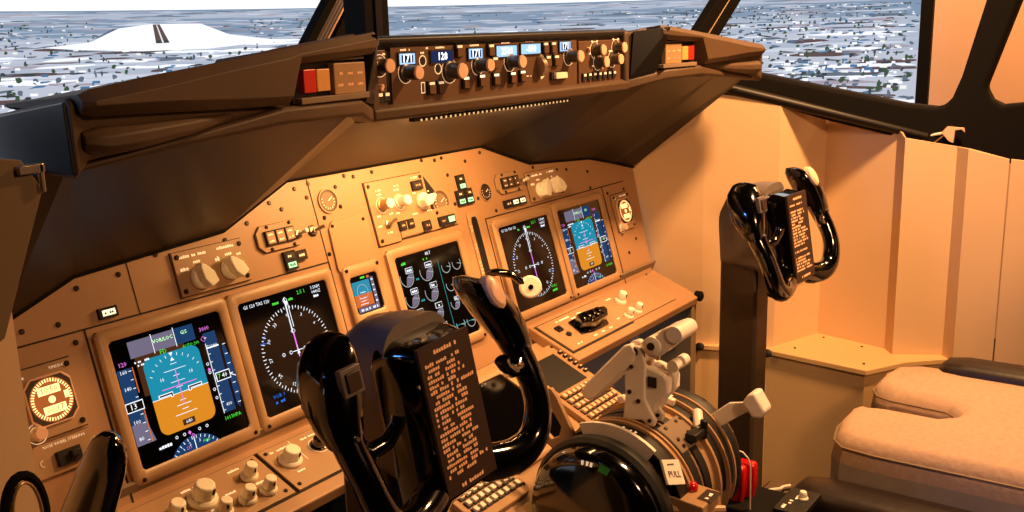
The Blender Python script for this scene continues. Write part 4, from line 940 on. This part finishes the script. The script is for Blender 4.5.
for (x0,x1,z0,z1,yf,nm) in ((.190,.278,.556,.634,-.700,'b'),(-.322,-.228,.470,.545,-.585,'b')):
    g = G('leather'); prof = []
    yy = [yf-yo-.0, yf-yo-.012, yf-yo-.05, -.56]
    for i, y in enumerate(yy):
        s_ = (.55,.85,1,1)[i]; xm = (x0+x1)/2; zm = (z0+z1)/2; hw = (x1-x0)/2*s_; hh = (z1-z0)/2*s_; ring = []
        for k in range(16):
            an = 2*PI*k/16; ca, sa = math.cos(an), math.sin(an)
            ring.append(Vector((xm+hw*math.copysign(abs(ca)**.6,ca), y, zm+hh*math.copysign(abs(sa)**.6,sa))))
        prof.append(ring)
    g.loft(prof); arm_ = obj('armrest', g, st)
    g = G('seam'); g.box((x0+x1)/2,(yf-.58-yo*1)/2-.0+(-.0) - .0,(z0+z1)/2,(x1-x0)*1.004,.001,.001); g.bm.free()
    g = G('frame_black'); g.box((x0+x1)/2,-.32,z0+.006,(x1-x0)*.8,.44,.02); obj('armrest_tray', g, arm_, .003)

# ------------------------------------------------------------------ ROOM AND PROJECTION SCREEN
g = G('floor'); g.box(0,-.6,-.02,6.6,6.6,.04); struct('floor', g)
g = G('wall_room'); g.box(3.1,-.6,1.5,.04,6.6,3.2); struct('wall_room_right', g)
g = G('dark_int'); g.box(0,-3.9,1.5,6.4,.04,3.2); struct('wall_room_back', g)
RAD = 2.8; CY = -.6; HZ = 1.412
def scr(th, z, r=RAD): return Vector((r*math.sin(R(th)), CY+r*math.cos(R(th)), z))
r = thing('projection_screen', 'large curved projection screen showing snowy fields, a runway and pale sky', 'screen', T((0,0,0)))
pal = {'s_sky':((.97,.98,.99),1.05),'s_far':((.52,.60,.70),.85),'s_mid':((.66,.70,.77),.95),'s_near':((.72,.74,.80),.95),'s_white':((.93,.94,.98),1.0),'s_pale':((.78,.81,.87),.92),
 's_pink':((.66,.62,.67),.85),'s_grey':((.40,.45,.52),.8),'s_dark':((.24,.28,.31),.75),'s_green':((.26,.36,.26),.75),'s_brown':((.42,.34,.34),.7),'s_blue':((.30,.48,.64),.8),'s_light':((.90,.90,.88),1.0)}
for k, (c, s_) in pal.items(): em(k, c, s_*1.18)
g = G('s_sky')
TH0, TH1 = -75, 80.2
def band(m, z0, z1, r_=RAD):
    g.m(m); n = 60
    for k in range(n):
        a = TH0+(TH1-TH0)*k/n; b = TH0+(TH1-TH0)*(k+1)/n
        g.poly([scr(a,z0,r_), scr(b,z0,r_), scr(b,z1,r_), scr(a,z1,r_)])
band('s_sky', HZ, 2.3)
zs = [HZ, HZ-.012, HZ-.03, HZ-.09, HZ-.22, .35]
for m, z1, z0 in zip(('s_far','s_mid','s_far','s_mid','s_near'), zs, zs[1:]): band(m, z0, z1)
def patch(m, th, dz, wth, wz, layer, jag=.25, slant=0):
    g.m(m); r_ = RAD - .0015*layer
    p = []
    for a, b in ((-1,-.5),(-.3,-1),(.5,-.8),(1,-.2),(.8,.6),(.1,1),(-.7,.7)):
        a += random.uniform(-jag,jag); b += random.uniform(-jag,jag); t2 = min(th+a*wth, TH1-.05); p.append(scr(t2, HZ-dz+b*wz+slant*a, r_))
    g.poly(p)
for i in range(2100):          # field strips, thinner towards the horizon
    dz = .006 + .62*random.random()**1.9; th = random.uniform(2, 79); k = dz/.3
    m = random.choice(['s_far','s_mid','s_near','s_pale','s_mid','s_grey','s_pink','s_mid','s_near','s_far'] if k < .35 else ['s_mid','s_near','s_pale','s_white','s_pink','s_grey','s_pale','s_white','s_near','s_near','s_brown'])
    patch(m, th, dz, random.uniform(.6,3.5)*(.5+k), (.0012+.008*k)*random.uniform(.4,1.2), 1+random.random()*3, .2, random.uniform(-.004,.004)*k)
for th0, th1, n in ((2,34,1300),(60,80,1300),(30,60,300)):
    for i in range(n):          # trees, hedges, houses
        dz = .04 + .56*random.random()**1.4; th = random.uniform(th0, th1); k = dz/.3
        if 15 < th < 26 and .03 < dz < .14 and random.random() < .92: continue
        q = random.random()
        if q < .42: patch(random.choice(['s_dark','s_green','s_green','s_grey']), th, dz, .05+.20*k*random.random(), (.0022+.008*k)*random.uniform(.5,1.3), 6+random.random()*2, .35)
        elif q < .72: patch(random.choice(['s_brown','s_grey','s_dark','s_blue']), th, dz, .2+.6*k*random.random(), (.0012+.003*k), 5+random.random(), .3, random.uniform(-.004,.004)*k)
        else:
            g.m(random.choice(['s_white','s_light','s_white','s_blue'])); w = (.06+.30*k*random.random()); h = (.002+.009*k)*random.uniform(.5,1); rr = RAD-.0135-random.random()*.002
            g.poly([scr(th-w,HZ-dz,rr), scr(th+w,HZ-dz-.001,rr), scr(th+w,HZ-dz+h,rr), scr(th-w,HZ-dz+h,rr)])
rr = RAD-.0155   # bright snow field around the runway
g.m('s_white')
def interp(L, x):
    for (x0, y0), (x1, y1) in zip(L, L[1:]):
        if x0 <= x <= x1: return y0+(y1-y0)*(x-x0)/(x1-x0)
tp = [(11.5,1.292),(14.6,1.306),(16.6,1.350),(19.0,1.364),(22.6,1.362),(24.6,1.322),(27.8,1.300),(31,1.296)]
bt = [(11.5,1.290),(14.0,1.280),(18.0,1.270),(23,1.272),(26.0,1.284),(31,1.294)]
for k in range(78):
    a = 11.5+k*.25; b = a+.25
    g.poly([scr(a,interp(bt,a),rr), scr(b,interp(bt,b),rr), scr(b,interp(tp,b),rr), scr(a,interp(tp,a),rr)])
rr -= .002
g.m('s_brown').poly([scr(a,z,rr) for a, z in ((19.15,1.296),(20.15,1.297),(19.55,1.362),(19.05,1.362))])
rr -= .002
g.m('s_light').poly([scr(a,z,rr) for a, z in ((19.60,1.298),(19.72,1.298),(19.35,1.360),(19.28,1.360))])
g.m('s_dark').poly([scr(a,z,rr) for a, z in ((19.2,1.296),(19.55,1.296),(19.5,1.306),(19.2,1.306))]); g.poly([scr(a,z,rr) for a, z in ((19.75,1.297),(20.1,1.297),(20.0,1.307),(19.72,1.307))])
g.m('s_grey').poly([scr(a,z,rr) for a, z in ((14.6,1.312),(15.0,1.318),(16.6,1.350),(16.2,1.350))])
obj('projected_picture', g, r, smooth=False)
g = G('frame_black'); 
for a in (TH1+.05,): g.loft([[scr(a,z,RAD+.02), scr(a+.9,z,RAD+.02), scr(a+.9,z,RAD-.05), scr(a,z,RAD-.05)] for z in (.3,2.3)])
obj('screen_edge', g, r)

# ------------------------------------------------------------------ LIGHTS
def area(name, loc, target, size, power, color, sy=None, spread=180):
    l = bpy.data.lights.new(name, 'AREA'); l.energy = power; l.color = color; l.size = size
    if sy: l.shape = 'RECTANGLE'; l.size_y = sy
    l.spread = R(spread)
    o = bpy.data.objects.new(name, l); COL.objects.link(o); o.location = loc
    o.rotation_euler = (Vector(target)-Vector(loc)).to_track_quat('-Z','Y').to_euler(); return o
WARM = (1, .49, .18)
area('dome_light', (.55,-.85,2.0), (.55,-.3,.8), .12, 23, (1,.52,.21), spread=130)
area('side_dome_light', (-.45,-1.60,1.62), (1.0,-.5,.8), .16, 12, (1,.53,.24))
area('panel_flood_light', (-.02,-.16,1.178), (-.03,.06,.93), .40, 4.0, (1,.53,.19), .02)
area('room_light', (2.2,-.9,2.6), (3.1,-.6,1.2), .5, 80, (1,.50,.18))
area('projector_light', (-1.9,.2,2.0), (-.6,-.3,1.1), .2, 7, (.10,.35,1))
w = bpy.data.worlds.new('world'); S.world = w; w.use_nodes = True
w.node_tree.nodes['Background'].inputs['Color'].default_value = (*srgb((.35,.20,.12)), 1); w.node_tree.nodes['Background'].inputs['Strength'].default_value = .04

# ------------------------------------------------------------------ CAMERA
cam = bpy.data.cameras.new('camera'); co = bpy.data.objects.new('camera', cam); COL.objects.link(co); S.camera = co
cam.sensor_width = 36; cam.lens = 982.396*36/1024; cam.clip_start = .02
r0 = Vector((.58268399,-.81225348,-.02690083)); r1 = Vector((-.19614644,-.10843277,-.97456088)); r2 = Vector((.78867353,.57313752,-.22250267))
co.matrix_world = frame((-1.26416063,-1.09969371,1.30250436), r0, -r1, -r2)
S.view_settings.view_transform = 'Standard'; S.view_settings.look = 'None'; S.view_settings.gamma = 1; S.view_settings.exposure = 0; S.view_settings.use_curve_mapping = False
